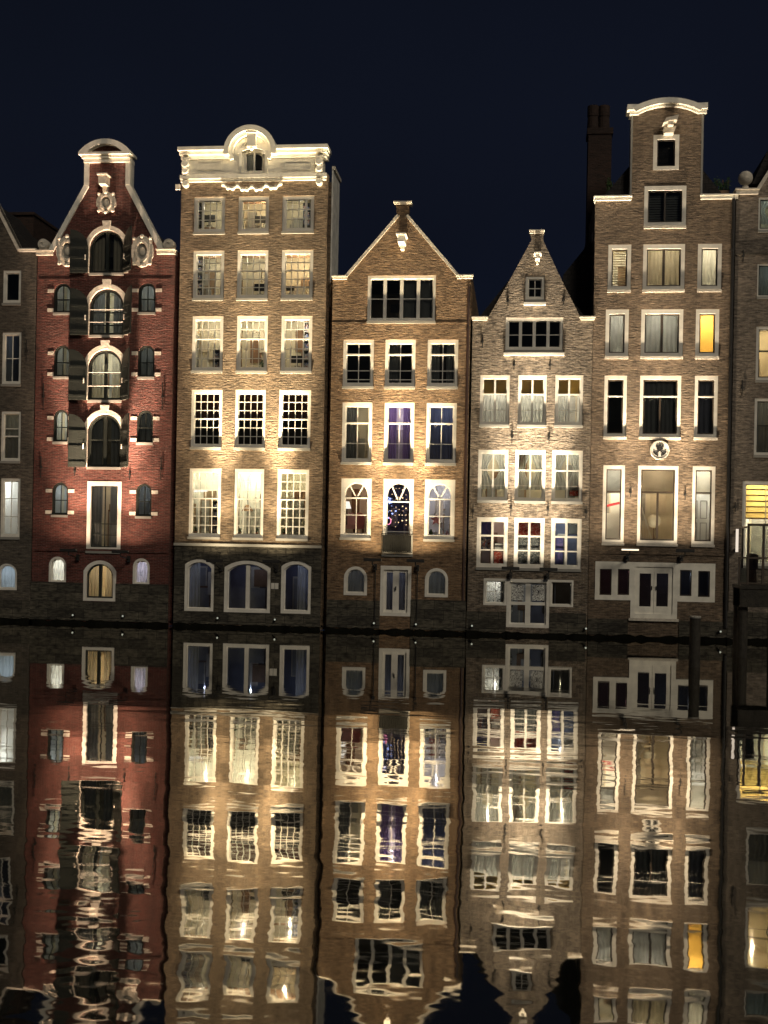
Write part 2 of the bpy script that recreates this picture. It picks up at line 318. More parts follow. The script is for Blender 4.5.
def window(house, rect, fw=0.11, rise=0.0, outer='same', frame='white', sash='white', sw=0.035, cols=(), rows=(), rails=(), mull=(), mullw=0.12,
           barw=0.028, inside='dark', power=0, lcol=(1, 0.85, 0.6), roommat=None, cur=None, sill=True, beams=0, name='window', proud=0.0, fan=False, sillmat='greypaint', depth=1.9, lamp=True, sillproj=0.09, y_off=0.0, sashrail='white', railw=0.05, bottom=0.0):
    x0, x1, z0, z1 = rect
    fy0, fy1 = FY0+y_off, FY1+y_off
    ol = arch_loop(x0-0.003, x1+0.003, z0-0.003, z1+0.003, 0 if outer == 'rect' else rise)
    ix0, ix1, iz0, iz1 = x0+fw, x1-fw, z0+fw+bottom, z1-fw*(1.15)
    ir = 0 if rise == 0 else (min(rise, (ix1-ix0)/2) if rise < (x1-x0)/2*0.95 else (ix1-ix0)/2)
    il = arch_loop(ix0, ix1, iz0, iz1, ir)
    w = MB().prism([ol, il], fy0-proud, fy1).build(name, M[frame], house, origin=((x0+x1)/2, 0, z0))
    s = MB(); sl = arch_loop(ix0-0.004, ix1+0.004, iz0-0.004, iz1+0.004, ir); sx0, sx1, sz0, sz1 = ix0+sw, ix1-sw, iz0+sw, iz1-sw
    s.prism([sl, arch_loop(sx0, sx1, sz0, sz1, 0 if ir == 0 else min(ir, (sx1-sx0)/2))], fy0+0.05, fy1-0.01)
    W_, H_ = ix1-ix0, iz1-iz0
    ya, yb = fy0+0.056, fy1-0.016
    for i, c in enumerate(cols):
        lo, hi = (0, 1) if not isinstance(c, tuple) else (c[1], c[2]); cc = c if not isinstance(c, tuple) else c[0]
        x = ix0+W_*cc; top = min(iz0+H_*hi, arch_top(x, ix0, ix1, iz1, ir)); s.box(x-barw/2, x+barw/2, ya+0.002, yb-0.002, iz0+H_*lo, top)
    for r in rows:
        z = iz1-H_*r; xs0, xs1 = ix0, ix1
        if z > iz1-ir and ir > 0: k = math.sqrt(max(0.01, 1-((z-(iz1-ir))/ir)**2)); cx = (ix0+ix1)/2; xs0, xs1 = cx-k*W_/2, cx+k*W_/2
        s.box(xs0, xs1, ya, yb, z-barw/2, z+barw/2)
    if fan:
        zr = iz1-H_*fan; cx = (ix0+ix1)/2
        for sg in (-1, 1):
            xx = cx+sg*W_*0.30; s.bar((cx, zr), (xx, arch_top(xx, ix0, ix1, iz1, ir)), 0.05, ya, yb)
    s.build('sash', M[sash], w)
    if rails or mull:
        q = MB()
        for r in rails: z = iz1-H_*r; q.box(ix0-0.002, ix1+0.002, fy0+0.02, fy1-0.004, z-railw/2, z+railw/2)
        for c in mull:
            lo, hi = (0, 1) if not isinstance(c, tuple) else (c[1], c[2]); cc = c if not isinstance(c, tuple) else c[0]
            x = ix0+W_*cc; q.box(x-mullw/2, x+mullw/2, fy0+0.014, fy1-0.006, iz0+H_*lo, min(iz0+H_*hi, arch_top(x, ix0, ix1, iz1, ir)))
        q.build('transom' if rails else 'mullion', M[sashrail], w)
    vs = [(p[0], fy1-0.035, p[1]) for p in il]
    MB().add(vs, [list(range(len(vs)))]).build('pane', M['glass'], w, rec=False)
    if sill:
        MB().box(x0-0.012, x1+0.012, -sillproj*0.75, fy0-0.004, z0-0.10, z0-0.004).build('sill', M[sillmat], w)
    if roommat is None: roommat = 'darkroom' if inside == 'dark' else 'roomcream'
    room(w, x0, x1, z0, z1, M[roommat], depth=depth, beams=beams)
    if power: power *= LK.get(house.name, 1.0)
    if power: light('POINT', ((x0+x1)/2+random.uniform(-0.08, 0.08), WT+depth*0.33, z1-0.22), power, lcol, w, shadow_soft_size=0.0)
    cy = fy1+0.10
    if cur:
        kind, cm = cur
        if kind == 'full': curtain_mesh(ix0-0.02, ix1+0.02, iz0-0.03, iz1+0.02, cy, max(3, W_*6)).build('curtain', M[cm], w, smooth=True, rec=False)
        if kind == 'pair':
            curtain_mesh(ix0-0.02, ix0+W_*0.36, iz0-0.03, iz1+0.02, cy, 3.2).build('curtain', M[cm], w, smooth=True, rec=False)
            curtain_mesh(ix1-W_*0.36, ix1+0.02, iz0-0.03, iz1+0.02, cy, 3.2).build('curtain', M[cm], w, smooth=True, rec=False)
        if kind == 'tied':
            curtain_mesh(ix0-0.02, ix0+W_*0.5, iz0+H_*0.2, iz1+0.02, cy, 3.2, pinch=-1).build('curtain', M[cm], w, smooth=True, rec=False)
            curtain_mesh(ix1-W_*0.5, ix1+0.02, iz0+H_*0.2, iz1+0.02, cy+0.03, 3.2, pinch=1).build('curtain', M[cm], w, smooth=True, rec=False)
        if kind == 'left': curtain_mesh(ix0-0.02, ix0+W_*0.45, iz0-0.03, iz1+0.02, cy, 3.5).build('curtain', M[cm], w, smooth=True, rec=False)
        if kind == 'right': curtain_mesh(ix1-W_*0.5, ix1+0.02, iz0-0.03, iz1+0.02, cy, 3.5).build('curtain', M[cm], w, smooth=True, rec=False)
        if kind == 'blind': curtain_mesh(ix0-0.01, ix1+0.01, iz0-0.02, iz1+0.02, cy, 1, 0.004).build('blind', M[cm], w, rec=False)
        if kind == 'half': curtain_mesh(ix0-0.01, ix1+0.01, iz0+H_*0.5, iz1+0.02, cy, 1, 0.004).build('blind', M[cm], w, rec=False)
        if kind == 'top': curtain_mesh(ix0-0.01, ix1+0.01, iz0+H_*0.66, iz1+0.02, cy, 1, 0.004).build('blind', M[cm], w, rec=False)
        if kind == 'slats':
            b = MB(); k = int(H_/0.09)
            for i in range(k): zz = iz0+H_*(i+0.5)/k; b.box(ix0, ix1, cy, cy+0.012, zz-0.034, zz+0.034)
            b.build('blind', M[cm], w)
    return w

def house(name, label, outline, holes, brickm, xl, xr, body_top, depth=11, extra_front=None):
    """outline: polygon of the front in metres, holes: list of loops"""
    cx = (xl+xr)/2
    h = empty(name, (cx, 0, 0), label, 'house', 'canal houses in the row')
    h['_x'] = 0; del h['_x']
    mb = MB(); mb.prism([outline]+holes, 0, WT)
    y0 = WT+0.002; t = 0.22
    mb.box(xl, xl+t, y0, depth, 0, body_top-0.01); mb.box(xr-t, xr, y0, depth, 0, body_top-0.01); mb.box(xl+t, xr-t, depth-t, depth, 0, body_top-0.01)
    mb.build('wall', M[brickm], h, origin=(cx, 0, 0))
    return h
def roof(h, xl, xr, eave, peak, xp=None, depth=11, y0=0.36, hip=0.0):
    xp = (xl+xr)/2 if xp is None else xp
    m = MB().prism([(xl+0.02, eave), (xr-0.02, eave), (xp, peak)], y0+0.003, depth)
    return m.build('roof', M['roof'], h)
def loop(r, rise=0.0): return arch_loop(r[0], r[1], r[2], r[3], rise)
def anchors(h, pts):
    for (u, v0, v1) in pts:
        x, z1 = P(u, v0); z0 = P(u, v1)[1]; zm = (z0+z1)/2
        m = MB(); m.tube([(x, -0.05, z0), (x+0.01, -0.06, zm), (x, -0.05, z1)], 0.022, 6); m.box(x-0.05, x+0.05, -0.04, 0.01, zm-0.04, zm+0.04)
        m.build('wall_anchor', M['iron'], h)
def hoist(h, u, v0, v1, w=0.22, length=0.7, mat='white'):
    x, zt = P(u, v0); zb = P(u, v1)[1]; m = MB(); hh = zt-zb
    m.box(x-w/2, x+w/2, -length, 0.01, zb+hh*0.35, zt-0.06); m.box(x-w/2-0.06, x+w/2+0.06, -length-0.06, 0.008, zt-0.058, zt)
    m.prism([(x-w*0.35, zb+hh*0.36), (x-w*0.25, zb), (x+w*0.25, zb), (x+w*0.35, zb+hh*0.36)], -length*0.35, -0.002)
    m.build('hoist_beam', M[mat], h)
def ledge(h, pl, pr, th=0.14, proj=0.12, mat='white', y1=0.36):
    (x0, z0), (x1, z1) = pl, pr; z = (z0+z1)/2
    m = MB(); m.box(x0-0.02, x1+0.02, -proj, y1, z-th, z-0.05); m.box(x0-0.05, x1+0.05, -proj-0.05, y1+0.03, z-0.048, z)
    return m.build('ledge', M[mat], h)
def coping(h, pts, w=0.18, proj=0.06, mat='white', name='coping', y1=0.40, below=True):
    """band of stone along a gable slope, lying just below the traced edge"""
    m = MB()
    for a, b in zip(pts[:-1], pts[1:]):
        a, b = Vector(a), Vector(b); d = (b-a).normalized(); n = Vector((d.y, -d.x))
        if below and n.y > 0: n = -n
        m.prism([tuple(a-d*0.01), tuple(b+d*0.01), tuple(b+d*0.01+n*w), tuple(a-d*0.01+n*w)], -proj, y1)
    return m.build(name, M[mat], h)
def ring(cx, cz, ro, ri, a0, a1, n=20):
    return [(cx+ro*math.cos(a0+(a1-a0)*i/n), cz+ro*math.sin(a0+(a1-a0)*i/n)) for i in range(n+1)]+[(cx+ri*math.cos(a1-(a1-a0)*i/n), cz+ri*math.sin(a1-(a1-a0)*i/n)) for i in range(n+1)]
def plinth(h, xl, xr, ztop, holes=(), mat='stone', proj=0.05):
    m = MB(); m.prism([[(xl, 0.137), (xr, 0.137), (xr, ztop), (xl, ztop)]]+[hl for hl in holes], -proj, -0.003) if holes else m.box(xl, xr, -proj, -0.003, 0.137, ztop)
    m.build('plinth', M[mat], h)
    footing(xl-0.05, xr+0.05).build('quay_footing', M['wet'], h)
def footing(a, b):
    rn = random.Random(int(a*100)); n = max(3, int((b-a)/0.22)); top = [(b-(b-a)*i/n, 0.11+rn.uniform(-0.03, 0.07)) for i in range(n+1)]
    return MB().prism([(a, -1.2), (b, -1.2)]+top, -0.16, -0.005)
def downpipe(h, u, vt, vb=628, r=0.06, y=0.12, mat='pipe'):
    x0, z0 = P(u, vt); z1 = P(u, vb)[1]; m = MB().tube([(x0, y, z0), (x0, y, max(z1, 0.3))], r, 8)
    for k in range(4): zz = z0+(z1-z0)*(k+0.5)/4; m.lathe((x0, y, zz), [(r+0.02, -0.04), (r+0.02, 0.04)], 8)
    m.build('downpipe', M[mat], h)
def potted(x, y, z, s, label, tall=1.0):
    e = empty('potted_plant', (x, y, z), label, 'plant')
    MB().lathe((x, y, z), [(s*0.30, 0), (s*0.42, s*0.55), (s*0.46, s*0.55), (s*0.46, s*0.65)], 12).build('pot', M['pot'], e)
    m = MB(); rnd = random.Random(int(x*1000))
    for k in range(46):
        a = rnd.uniform(0, 6.28); rr = rnd.uniform(0.05, 0.6)*s; zz = z+s*0.6+rnd.uniform(0, 1)*s*tall; q = rnd.uniform(0.10, 0.2)*s
        c = Vector((x+rr*math.cos(a), y+rr*0.6*math.sin(a), zz)); u = Vector((rnd.uniform(-1, 1), rnd.uniform(-1, 1), rnd.uniform(-1, 1))).normalized()*q*1.6; w = u.orthogonal().normalized()*q*0.6
        m.add([c-u, c+w, c+u, c-w], [(0, 1, 2, 3)])
    m.tube([(x, y, z+s*0.6), (x, y, z+s*(0.6+0.8*tall))], 0.012, 5)
    m.build('foliage', M['leaf'], e, rec=False)
    return e
# ------------------------------------------------------------------ HOUSE 0: dim grey house at the left edge
GL = R(0)
xl, xr = P(-75, 400)[0], P(34, 400)[0]
zl = P(28, 249)[1]
r0 = rects([(3, 270, 21, 303)]); r1 = rects([(2, 332, 21, 384)]); r2 = rects([(1, 411, 20.5, 461)]); r3 = rects([(0.5, 478, 20, 537)]); r4 = rects([(-3, 563, 17, 590)])
more0 = []
for rr, dxs in ((r1, 1), (r2, 1), (r3, 1)):
    x0, x1, a, b = rr[0]; more0.append((x0-1.45, x1-1.35, a, b))
out = [(xl, 0), (xr, 0), (xr, zl), (P(20, 251)[0], zl), (P(-20, 170)[0], P(-20, 170)[1]), (P(-60, 251)[0], zl), (xl, zl)]
H0 = house('canal_house', 'dim grey brick house cut off by the left edge beside the red house', out, [loop(r0[0]), loop(r1[0]), loop(r2[0]), loop(r3[0]), loop(r4[0], 0.38)]+[loop(m) for m in more0], 'brick_grey', xl, P(36, 400)[0], zl)
window(H0, r0[0], 0.1, sash='white', cur=None)
window(H0, r1[0], 0.09, cols=(0.5,), rows=(0.5,), inside='lit', power=2, lcol=(0.7, 0.75, 1), cur=('left', 'greycurtain'), roommat='darkroom')
window(H0, r2[0], 0.09, rows=(0.33,), rails=(0.5,), inside='lit', power=2, cur=('full', 'greycurtain'))
window(H0, r3[0], 0.1, cols=(0.5,), rows=(0.33, 0.66), inside='lit', power=9, roommat='roomwhite', lcol=(0.9, 0.95, 1))
window(H0, r4[0], 0.08, rise=0.38, inside='lit', power=4, lcol=(0.6, 0.75, 1), roommat='roomwhite', cur=('full', 'sheer'), sill=False)
for m in more0: window(H0, m, 0.1, cols=(0.5,), rows=(0.5,))
coping(H0, [P(-20, 170), P(20.5, 250)], 0.12, 0.05, 'stonewhite'); ledge(H0, (P(20, 250)[0], zl), (P(36, 250)[0], zl), 0.12, 0.08)
roof(H0, xl, P(35, 300)[0], zl-0.3, P(0, 205)[1]+0.1, P(-6, 200)[0])
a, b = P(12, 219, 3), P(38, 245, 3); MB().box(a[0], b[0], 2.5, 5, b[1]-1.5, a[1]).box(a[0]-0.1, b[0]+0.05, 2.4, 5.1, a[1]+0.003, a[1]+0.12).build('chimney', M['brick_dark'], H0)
m = MB(); pa, pb, pc = P(38, 222, 5.2), P(52, 238, 5.2), P(52, 262, 5.2); m.prism([pa, pb, pc, (pa[0], pc[1])], 5.2, 9).build('rear_roof', M['roof'], H0)
plinth(H0, xl, P(33, 600)[0], P(15, 600)[1])
anchors(H0, [(27, 340, 362)])
# ------------------------------------------------------------------ HOUSE 1: red house
xl, xr = P(34.5, 430)[0], P(171.3, 430)[0]
zl = (P(45, 250.5)[1]+P(166, 250.5)[1])/2; xm = (P(50, 250)[0]+P(160, 250)[0])/2
zneck = P(107, 184)[1]; ztop = P(107, 163)[1]; xn0, xn1 = P(87, 175)[0], P(128.5, 175)[0]; xs0, xs1 = P(51, 250)[0], P(162, 250)[0]
AW = {}   # arched centre windows: inner boxes
cent = [(90, 230.5, 124, 273), (90, 289, 124, 335), (88.5, 350, 122, 400), (88, 414.5, 121.5, 467)]
rc = [rects([c])[0] for c in cent]
side = [[(54, 283, 71, 312.5), (138.5, 283, 155.5, 312.5)], [(54, 345, 70, 376.5), (138, 345, 154.5, 377)], [(53.5, 409.5, 68, 441.5), (137, 410, 153, 442.6)], [(52, 483, 68, 515), (136, 483, 151.5, 516)]]
rs = [rects(s) for s in side]
rbig = rects([(87, 481.5, 121, 551)])[0]
rb = rects([(49, 557, 66, 583), (133, 558, 149.5, 585)]); rbc = rects([(83.5, 560.5, 116, 601)])[0]
holes = []
def hw(r): return (r[1]-r[0])/2
for r in rc: holes.append(loop(r, hw(r)))
for row in rs:
    for r in row: holes.append(loop(r, hw(r)))
holes.append(loop(rbig)); holes += [loop(r, hw(r)) for r in rb]; holes.append(loop(rbc, 0.42))
out = [(xl, 0), (xr, 0), (xr, zl), (xs1, zl), (xn1, zneck), (xn1, ztop+0.02)]
axl, axr = P(81, 154)[0], P(133, 154)[0]; acx = (axl+axr)/2; zc0, zc1 = P(107, 163)[1], P(107, 154)[1]; zap = P(107, 141)[1]
out += [(xn0, ztop+0.02), (xn0, zneck), (xs0, zl), (xl, zl)]
H1 = house('canal_house', 'red brick house with neck gable, scroll ornaments and dark green shutters', out, holes, 'brick_red', P(36.5, 430)[0]+0.004, P(173.5, 430)[0], zl)
# neck gable coping and arched pediment
coping(H1, [(xs0-0.1, zl), (xn0-0.07, zneck), (xn0-0.07, ztop)][0:2], 0.2, 0.07, 'cream'); coping(H1, [(xs1+0.1, zl), (xn1+0.07, zneck)], 0.2, 0.07, 'cream')
MB().box(xn0-0.09, xn0+0.1, -0.08, 0.4, zneck-0.06, ztop-0.003).build('coping', M['cream'], H1); MB().box(xn1-0.1, xn1+0.09, -0.08, 0.4, zneck-0.06, ztop-0.003).build('coping', M['cream'], H1)
m = MB(); m.box(xn0-0.1, xn1+0.1, -0.12, 0.42, zc0, zc0+(zc1-zc0)*0.42).box(axl+0.1, axr-0.1, -0.2, 0.46, zc0+(zc1-zc0)*0.42+0.002, zc0+(zc1-zc0)*0.75).box(axl, axr, -0.3, 0.5, zc0+(zc1-zc0)*0.75+0.002, zc1)
m.build('cornice', M['cream'], H1)
w = (axr-axl)/2; rise = zap-zc1; rr = (w*w+rise*rise)/(2*rise); a0 = math.asin(w/rr); n = 18
def segarc(w, z1, rise, n=18):
    rr = (w*w+rise*rise)/(2*rise); a0 = math.asin(min(1, w/rr)); return [(acx+rr*math.sin(-a0+2*a0*i/n), z1-rr+rr*math.cos(-a0+2*a0*i/n)) for i in range(n+1)]
oarc = segarc(w, zap, rise); iarc = segarc(w-0.35, zap-0.2, rise-0.2)
MB().prism(oarc+iarc[::-1], -0.3, 0.5).build('pediment', M['cream'], H1)
MB().prism(segarc(w-0.33, zap-0.19, rise-0.19)[0:], -0.02, 0.4).build('pediment_field', M['brick_red'], H1)
# scrolls on the shoulder ledges
for (u0, u1, uc) in ((37.5, 53, 43.5), (158, 174.5, 169)):
    ledge(H1, (P(u0, 250)[0], zl+0.02), (P(u1, 250)[0], zl+0.02), 0.2, 0.12, 'stonewhite')
    x, z = P(uc, 244.5); m = MB(); m.lathe((x, -0.1, z), [(0.2, 0), (0.22, 0.04), (0.22, 0.36), (0.2, 0.4)], 18, 'y'); m.tube([(x+(0.03+0.019*q_)*math.cos(q_*0.75), -0.12, z+(0.03+0.019*q_)*math.sin(q_*0.75)) for q_ in range(9)], 0.025, 6); m.box(x-0.16, x+0.16, -0.06, 0.3, zl+0.02, z-0.1)
    m.build('scroll_ornament', M['stonewhite'], H1, smooth=False)
hoist(H1, 106.5, 177, 193, 0.3, 0.5, 'stonewhite')
def cartouche(h, box, mat='stonewhite', pane=True):
    x0, x1, z0, z1 = rects([box])[0]; cx, cz = (x0+x1)/2, (z0+z1)/2; w, hh = (x1-x0)/2, (z1-z0)/2
    o = []; k = 40
    for i in range(k):
        a = 2*math.pi*i/k; q = 0.93+0.07*math.cos(a*8); c, s = math.cos(a), math.sin(a); e = 0.55
        o.append((cx+w*q*math.copysign(abs(c)**e, c), cz+hh*q*math.copysign(abs(s)**e, s)))
    hole = [(cx+w*0.42*math.cos(2*math.pi*i/24), cz+hh*0.5*math.sin(2*math.pi*i/24)) for i in range(24)]
    m = MB(); m.prism([o, hole], -0.10, 0.01)
    ho = [(cx+(p[0]-cx)*1.45, cz+(p[1]-cz)*1.4) for p in hole]; m.prism([ho, [(cx+(p[0]-cx)*1.12, cz+(p[1]-cz)*1.1) for p in hole]], -0.15, -0.102)
    for dx in (-0.72, 0.72):
        for dz in (-0.8, 0.8): m.ball((cx+w*dx, -0.1, cz+hh*dz), 0.07, 8)
    m.ball((cx, -0.12, cz+hh*0.93), 0.09, 8); m.ball((cx, -0.12, cz-hh*0.93), 0.08, 8)
    c = m.build('cartouche', M[mat], h)
    m = MB(); m.prism([hole], -0.02, -0.004); m.build('oval_panel', M['greypaint'], c)
    m = MB(); m.ball((cx, -0.04, cz), 0.13, 10, 0.9, 0.4, 1.3).build('carving', M[mat], c)
cartouche(H1, (97, 192.5, 116.5, 213.5)); cartouche(H1, (57, 236, 79, 267)); cartouche(H1, (131.5, 236, 154, 267.5))
spec = [dict(rows=(), cur=('pair', 'curtain'), power=3), dict(rows=(0.5, 0.8), cur=('pair', 'greycurtain'), power=3), dict(rows=(0.45, 0.72), cur=('pair', 'curtain'), power=6), dict(rows=(0.48,), cur=('pair', 'greycurtain'), power=0.15)]
for i, r in enumerate(rc):
    window(H1, r, 0.05, rise=hw(r), frame='blacksash', sash='blacksash', sw=0.05, mull=(0.5,), mullw=0.13, sashrail='blacksash', barw=0.04, inside='lit', roommat='roomcream', lcol=(0.97, 1, 0.93), **spec[i], sillmat='greypaint')
    x0, x1, z0, z1 = r; cx = (x0+x1)/2; zs = z1-hw(r); e = 0.19
    o = arch_loop(x0-e, x1+e, z0, z1+e, hw(r)+e, 20); inn = arch_loop(x0-0.002, x1+0.002, z0-0.2, z1+0.002, hw(r), 20)
    oo = [(x0-e, z0)]+[(x0, z0)]+[(p[0], p[1]) for p in reversed(inn[2:])]+[(x1, z0), (x1+e, z0)]+o[2:]
    MB().prism(oo, -0.07, -0.003).build('arch_surround', M['stonewhite'], H1)
    kw = 0.13; MB().prism([(cx-kw, z1+0.02), (cx+kw, z1+0.02), (cx+kw*1.35, z1+0.36), (cx-kw*1.35, z1+0.36)], -0.13, -0.004).build('keystone', M['stonewhite'], H1)
    if i in (1, 2):
        m = MB()
        for zz in (z0+(z1-z0)*0.28, z0+(z1-z0)*0.55): m.tube([(x0, -0.02, zz), (x1, -0.02, zz)], 0.02, 6)
        m.build('window_rail', M['greypaint'], H1)
    # shutters: half arch leaves; left folded back flat, right standing out
    W2 = hw(r)+0.02
    def leaf(sign):
        pts = [(0, z0-0.02), (sign*W2, z0-0.02)]; k = 10
        for j in range(k+1): a = math.pi/2*(1-j/k); pts.append((sign*W2*(1-math.cos(a)*1.0) if False else sign*W2*(math.sin(a)), zs+hw(r)*(1-math.cos(a)) if False else zs+hw(r)*math.sin(a)*1.0))
        return pts
    for sign, hx, ang in ((-1, x0-0.03, R(8)), (1, x1+0.03, R(-48))):
        k = 10; pts = [(0, z0-0.02)]
        pts += [(sign*W2, z0-0.02)]
        for j in range(k+1):
            s_ = 1-j/k   # 1 at meeting edge, 0 at hinge; arch height grows away from the hinge
            pts.append((sign*W2*s_, zs+hw(r)*math.sqrt(max(0, 1-(1-s_)**2))))
        if sign < 0: pts = pts[::-1]
        m = MB(); m.prism(pts, -0.03, 0.02)
        for zz in (z0+0.15, z0+(zs-z0)*0.5+0.08, zs): m.box(*(sorted((sign*0.03, sign*(W2-0.03)))), -0.055, -0.032, zz-0.04, zz+0.04)
        for q in (0.25, 0.5, 0.75): m.box(sign*W2*q-0.008, sign*W2*q+0.008, -0.036, -0.0305, z0+0.02, zs)
        s = m.build('shutter', M['shutter'], H1, origin=(0, 0, 0)); s.location = Vector((hx, -0.11, 0))-ORG[H1.name]; s.rotation_euler = (0, 0, ang)
        MB().box(sign*0.13, sign*0.13+0.05, -0.075, -0.04, z0+(zs-z0)*0.5, z0+(zs-z0)*0.5+0.2).build('shutter_latch', M['stonewhite'], s, origin=(0, 0, 0)).location = (0, 0, 0)
k = 0
for row in rs:
    for j, r in enumerate(row):
        k += 1
        lit = {0: 0.5, 1: (2.6 if row is rs[0] else 1.0)}[j]; col = (0.96, 1, 0.95)
        if row is rs[3]: lit = 1.6; col = (0.75, 0.85, 1)
        if row is rs[2]: lit = 2.5 if j == 0 else 0.3
        window(H1, r, 0.05, rise=hw(r), frame='blacksash', sash='blacksash', cols=(0.5,), rails=(0.55,), sashrail='blacksash', railw=0.035, inside='lit', roommat='roomcream', power=lit, lcol=col, cur=('pair', 'sheer') if k % 2 else ('full', 'greycurtain'), sillmat='greypaint', depth=1.4)
        for sx in (-1, 1):
            for zz in (r[2]+0.1, r[2]+(r[3]-r[2])*0.74):
                bx = (r[0]-0.26, r[0]+0.0) if sx < 0 else (r[1]-0.0, r[1]+0.26)
                # blocks beside the side windows
                MB().box(bx[0], bx[1], -0.02, -0.003, zz-0.07, zz+0.07).build('stone_block', M['stonewhite'], H1)
window(H1, rbig, 0.15, inside='lit', power=2.6, rows=(0.62, 0.80), cols=((0.5, 0.0, 1.0),), sash='blacksash', cur=('pair', 'greycurtain'), barw=0.035, proud=0.06, lcol=(1, 0.9, 0.8))
for i, r in enumerate(rb): window(H1, r, 0.08, rise=hw(r), inside='lit', roommat='roomwhite', power=(5, 2.5)[i], lcol=((1, 1, 0.95), (0.75, 0.7, 1))[i], cur=('full', 'sheer'), sill=False, proud=0.05)
window(H1, rbc, 0.12, rise=0.42, name='door', inside='lit', roommat='roomcream', power=4, lcol=(1, 0.8, 0.55), sash='blacksash', sw=0.06, mull=(0.5,), mullw=0.12, sashrail='blacksash', cur=('pair', 'curtain'), sill=False, proud=0.05)
MB().box(P(36, 549)[0], P(169, 549)[0], -0.06, -0.003, P(100, 552)[1], P(100, 549)[1]).build('string_course', M['brick_red'], H1)
MB().box(P(39, 279)[0], P(172, 279)[0], -0.014, -0.003, P(60, 280.5)[1], P(60, 279)[1]).build('string_course', M['brick_red'], H1)
pz = P(100, 583)[1]
ph = [[(rbc[0], 0.3), (rbc[1], 0.3), (rbc[1], pz+1), (rbc[0], pz+1)]]
MB().box(P(31, 600)[0], rbc[0]-0.01, -0.06, -0.003, 0.137, pz).build('plinth', M['stone'], H1); MB().box(rbc[1]+0.01, P(168.5, 600)[0], -0.06, -0.003, 0.137, pz).build('plinth', M['stone'], H1); MB().box(rbc[0]-0.008, rbc[1]+0.008, -0.06, -0.003, 0.137, rbc[2]-0.02).build('plinth', M['stone'], H1)
footing(P(31, 600)[0], P(169, 600)[0]).build('quay_footing', M['wet'], H1)
roof(H1, P(38, 300)[0], P(172, 300)[0], zl-0.2, P(107, 190)[1])
anchors(H1, [(44, 383, 410), (163, 383, 410), (41.5, 456, 478), (161.5, 457, 480), (75, 466, 476), (130, 469, 480)])
downpipe(H1, 172.5, 262)
# ------------------------------------------------------------------ HOUSE 2: cream cornice house
xl, xr = P(177.3, 400)[0], P(323.8, 400)[0]
zc = P(254, 178)[1]
w1 = rects([(194, 197, 225, 232), (238.4, 196.3, 269, 231.5), (282.3, 195.5, 314, 231.5)])
w2 = rects([(193, 251, 224, 298), (237, 250.6, 268, 298.5), (281.5, 249.5, 313, 298)])
w3 = rects([(192, 316.5, 223, 371), (236.5, 316, 267.5, 370.5), (281, 315.5, 312, 371)])
w4 = rects([(191, 390, 222, 447.5), (234.7, 390, 265.5, 447.5), (278.7, 390, 310.6, 448)])
w5 = rects([(189, 469, 220.7, 537), (234, 469, 263.7, 537), (277, 469, 308.6, 539)])
wb = rects([(185, 559, 214, 611.3), (281.3, 561, 311, 613.2)]); wbc = rects([(224.5, 560.5, 270.5, 612.5)])[0]
holes = [loop(r) for row in (w1, w2, w3, w4, w5) for r in row]+[loop(r, 0.22) for r in wb]+[loop(wbc, 0.28)]
H2 = house('canal_house', 'tall tan brick house crowned by a cream arched cornice', [(xl, 0), (xr, 0), (xr, zc+0.1), (xl, zc+0.1)], holes, 'brick_tan', P(175.2, 400)[0], P(326, 400)[0], zc-0.1, depth=2.0)
warm = (1, 0.80, 0.52); neutral = (1, 0.9, 0.68)
for i, r in enumerate(w1):
    window(H2, r, 0.12, cols=(0.25, 0.5, 0.75), rows=(0.33, 0.66), inside='lit', depth=1.4, power=(3.4, 7, 3.6)[i], lcol=(neutral, warm, neutral)[i], beams=2 if i == 1 else 0, sashrail='white', mull=((0.22,), (), (0.80,))[i], mullw=0.07)
for i, r in enumerate(w2):
    window(H2, r, 0.12, cols=(0.25, 0.5, 0.75), rows=(0.2, 0.6, 0.8), rails=(0.4,), railw=0.045, inside='lit', depth=1.4, power=(5, 5, 9)[i], lcol=(neutral, neutral, warm)[i], beams=4, mull=(), frame='white')
for i, r in enumerate(w3):
    window(H2, r, 0.12, cols=(0.25, 0.5, 0.75), rows=(0.2, 0.6, 0.8), rails=(0.4,), railw=0.045, inside='lit', depth=1.4, power=(7, 8, 8)[i], lcol=neutral, beams=4)
for i, r in enumerate(w4):
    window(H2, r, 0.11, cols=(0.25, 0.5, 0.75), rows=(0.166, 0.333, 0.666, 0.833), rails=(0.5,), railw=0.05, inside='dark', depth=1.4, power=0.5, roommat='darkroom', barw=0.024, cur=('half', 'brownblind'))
for i, r in enumerate(w5):
    window(H2, r, 0.11, cols=(0.25, 0.5, 0.75), rows=(0.143, 0.286, 0.571, 0.714, 0.857), rails=(0.43,), railw=0.045, inside='lit', depth=1.4, power=(9, 17, 5)[i], lcol=(1, 0.9, 0.62), roommat=('roomwhite', 'roomwhite', 'roomcream')[i], barw=(0.024, 0.02, 0.04)[i], sillproj=0.14, sillmat='greypaint')
for i, r in enumerate(wb): window(H2, r, 0.11, rise=0.22, inside='lit', depth=1.4, roommat='roomblue', power=0.6, lcol=(0.6, 0.68, 1), cur=(('left', 'sheer'), ('right', 'sheer'))[i], sill=False, proud=0.07)
window(H2, wbc, 0.12, rise=0.28, mull=(0.5,), mullw=0.16, inside='lit', depth=1.4, roommat='roomblue', power=0.9, lcol=(0.6, 0.68, 1), sill=False, proud=0.07)
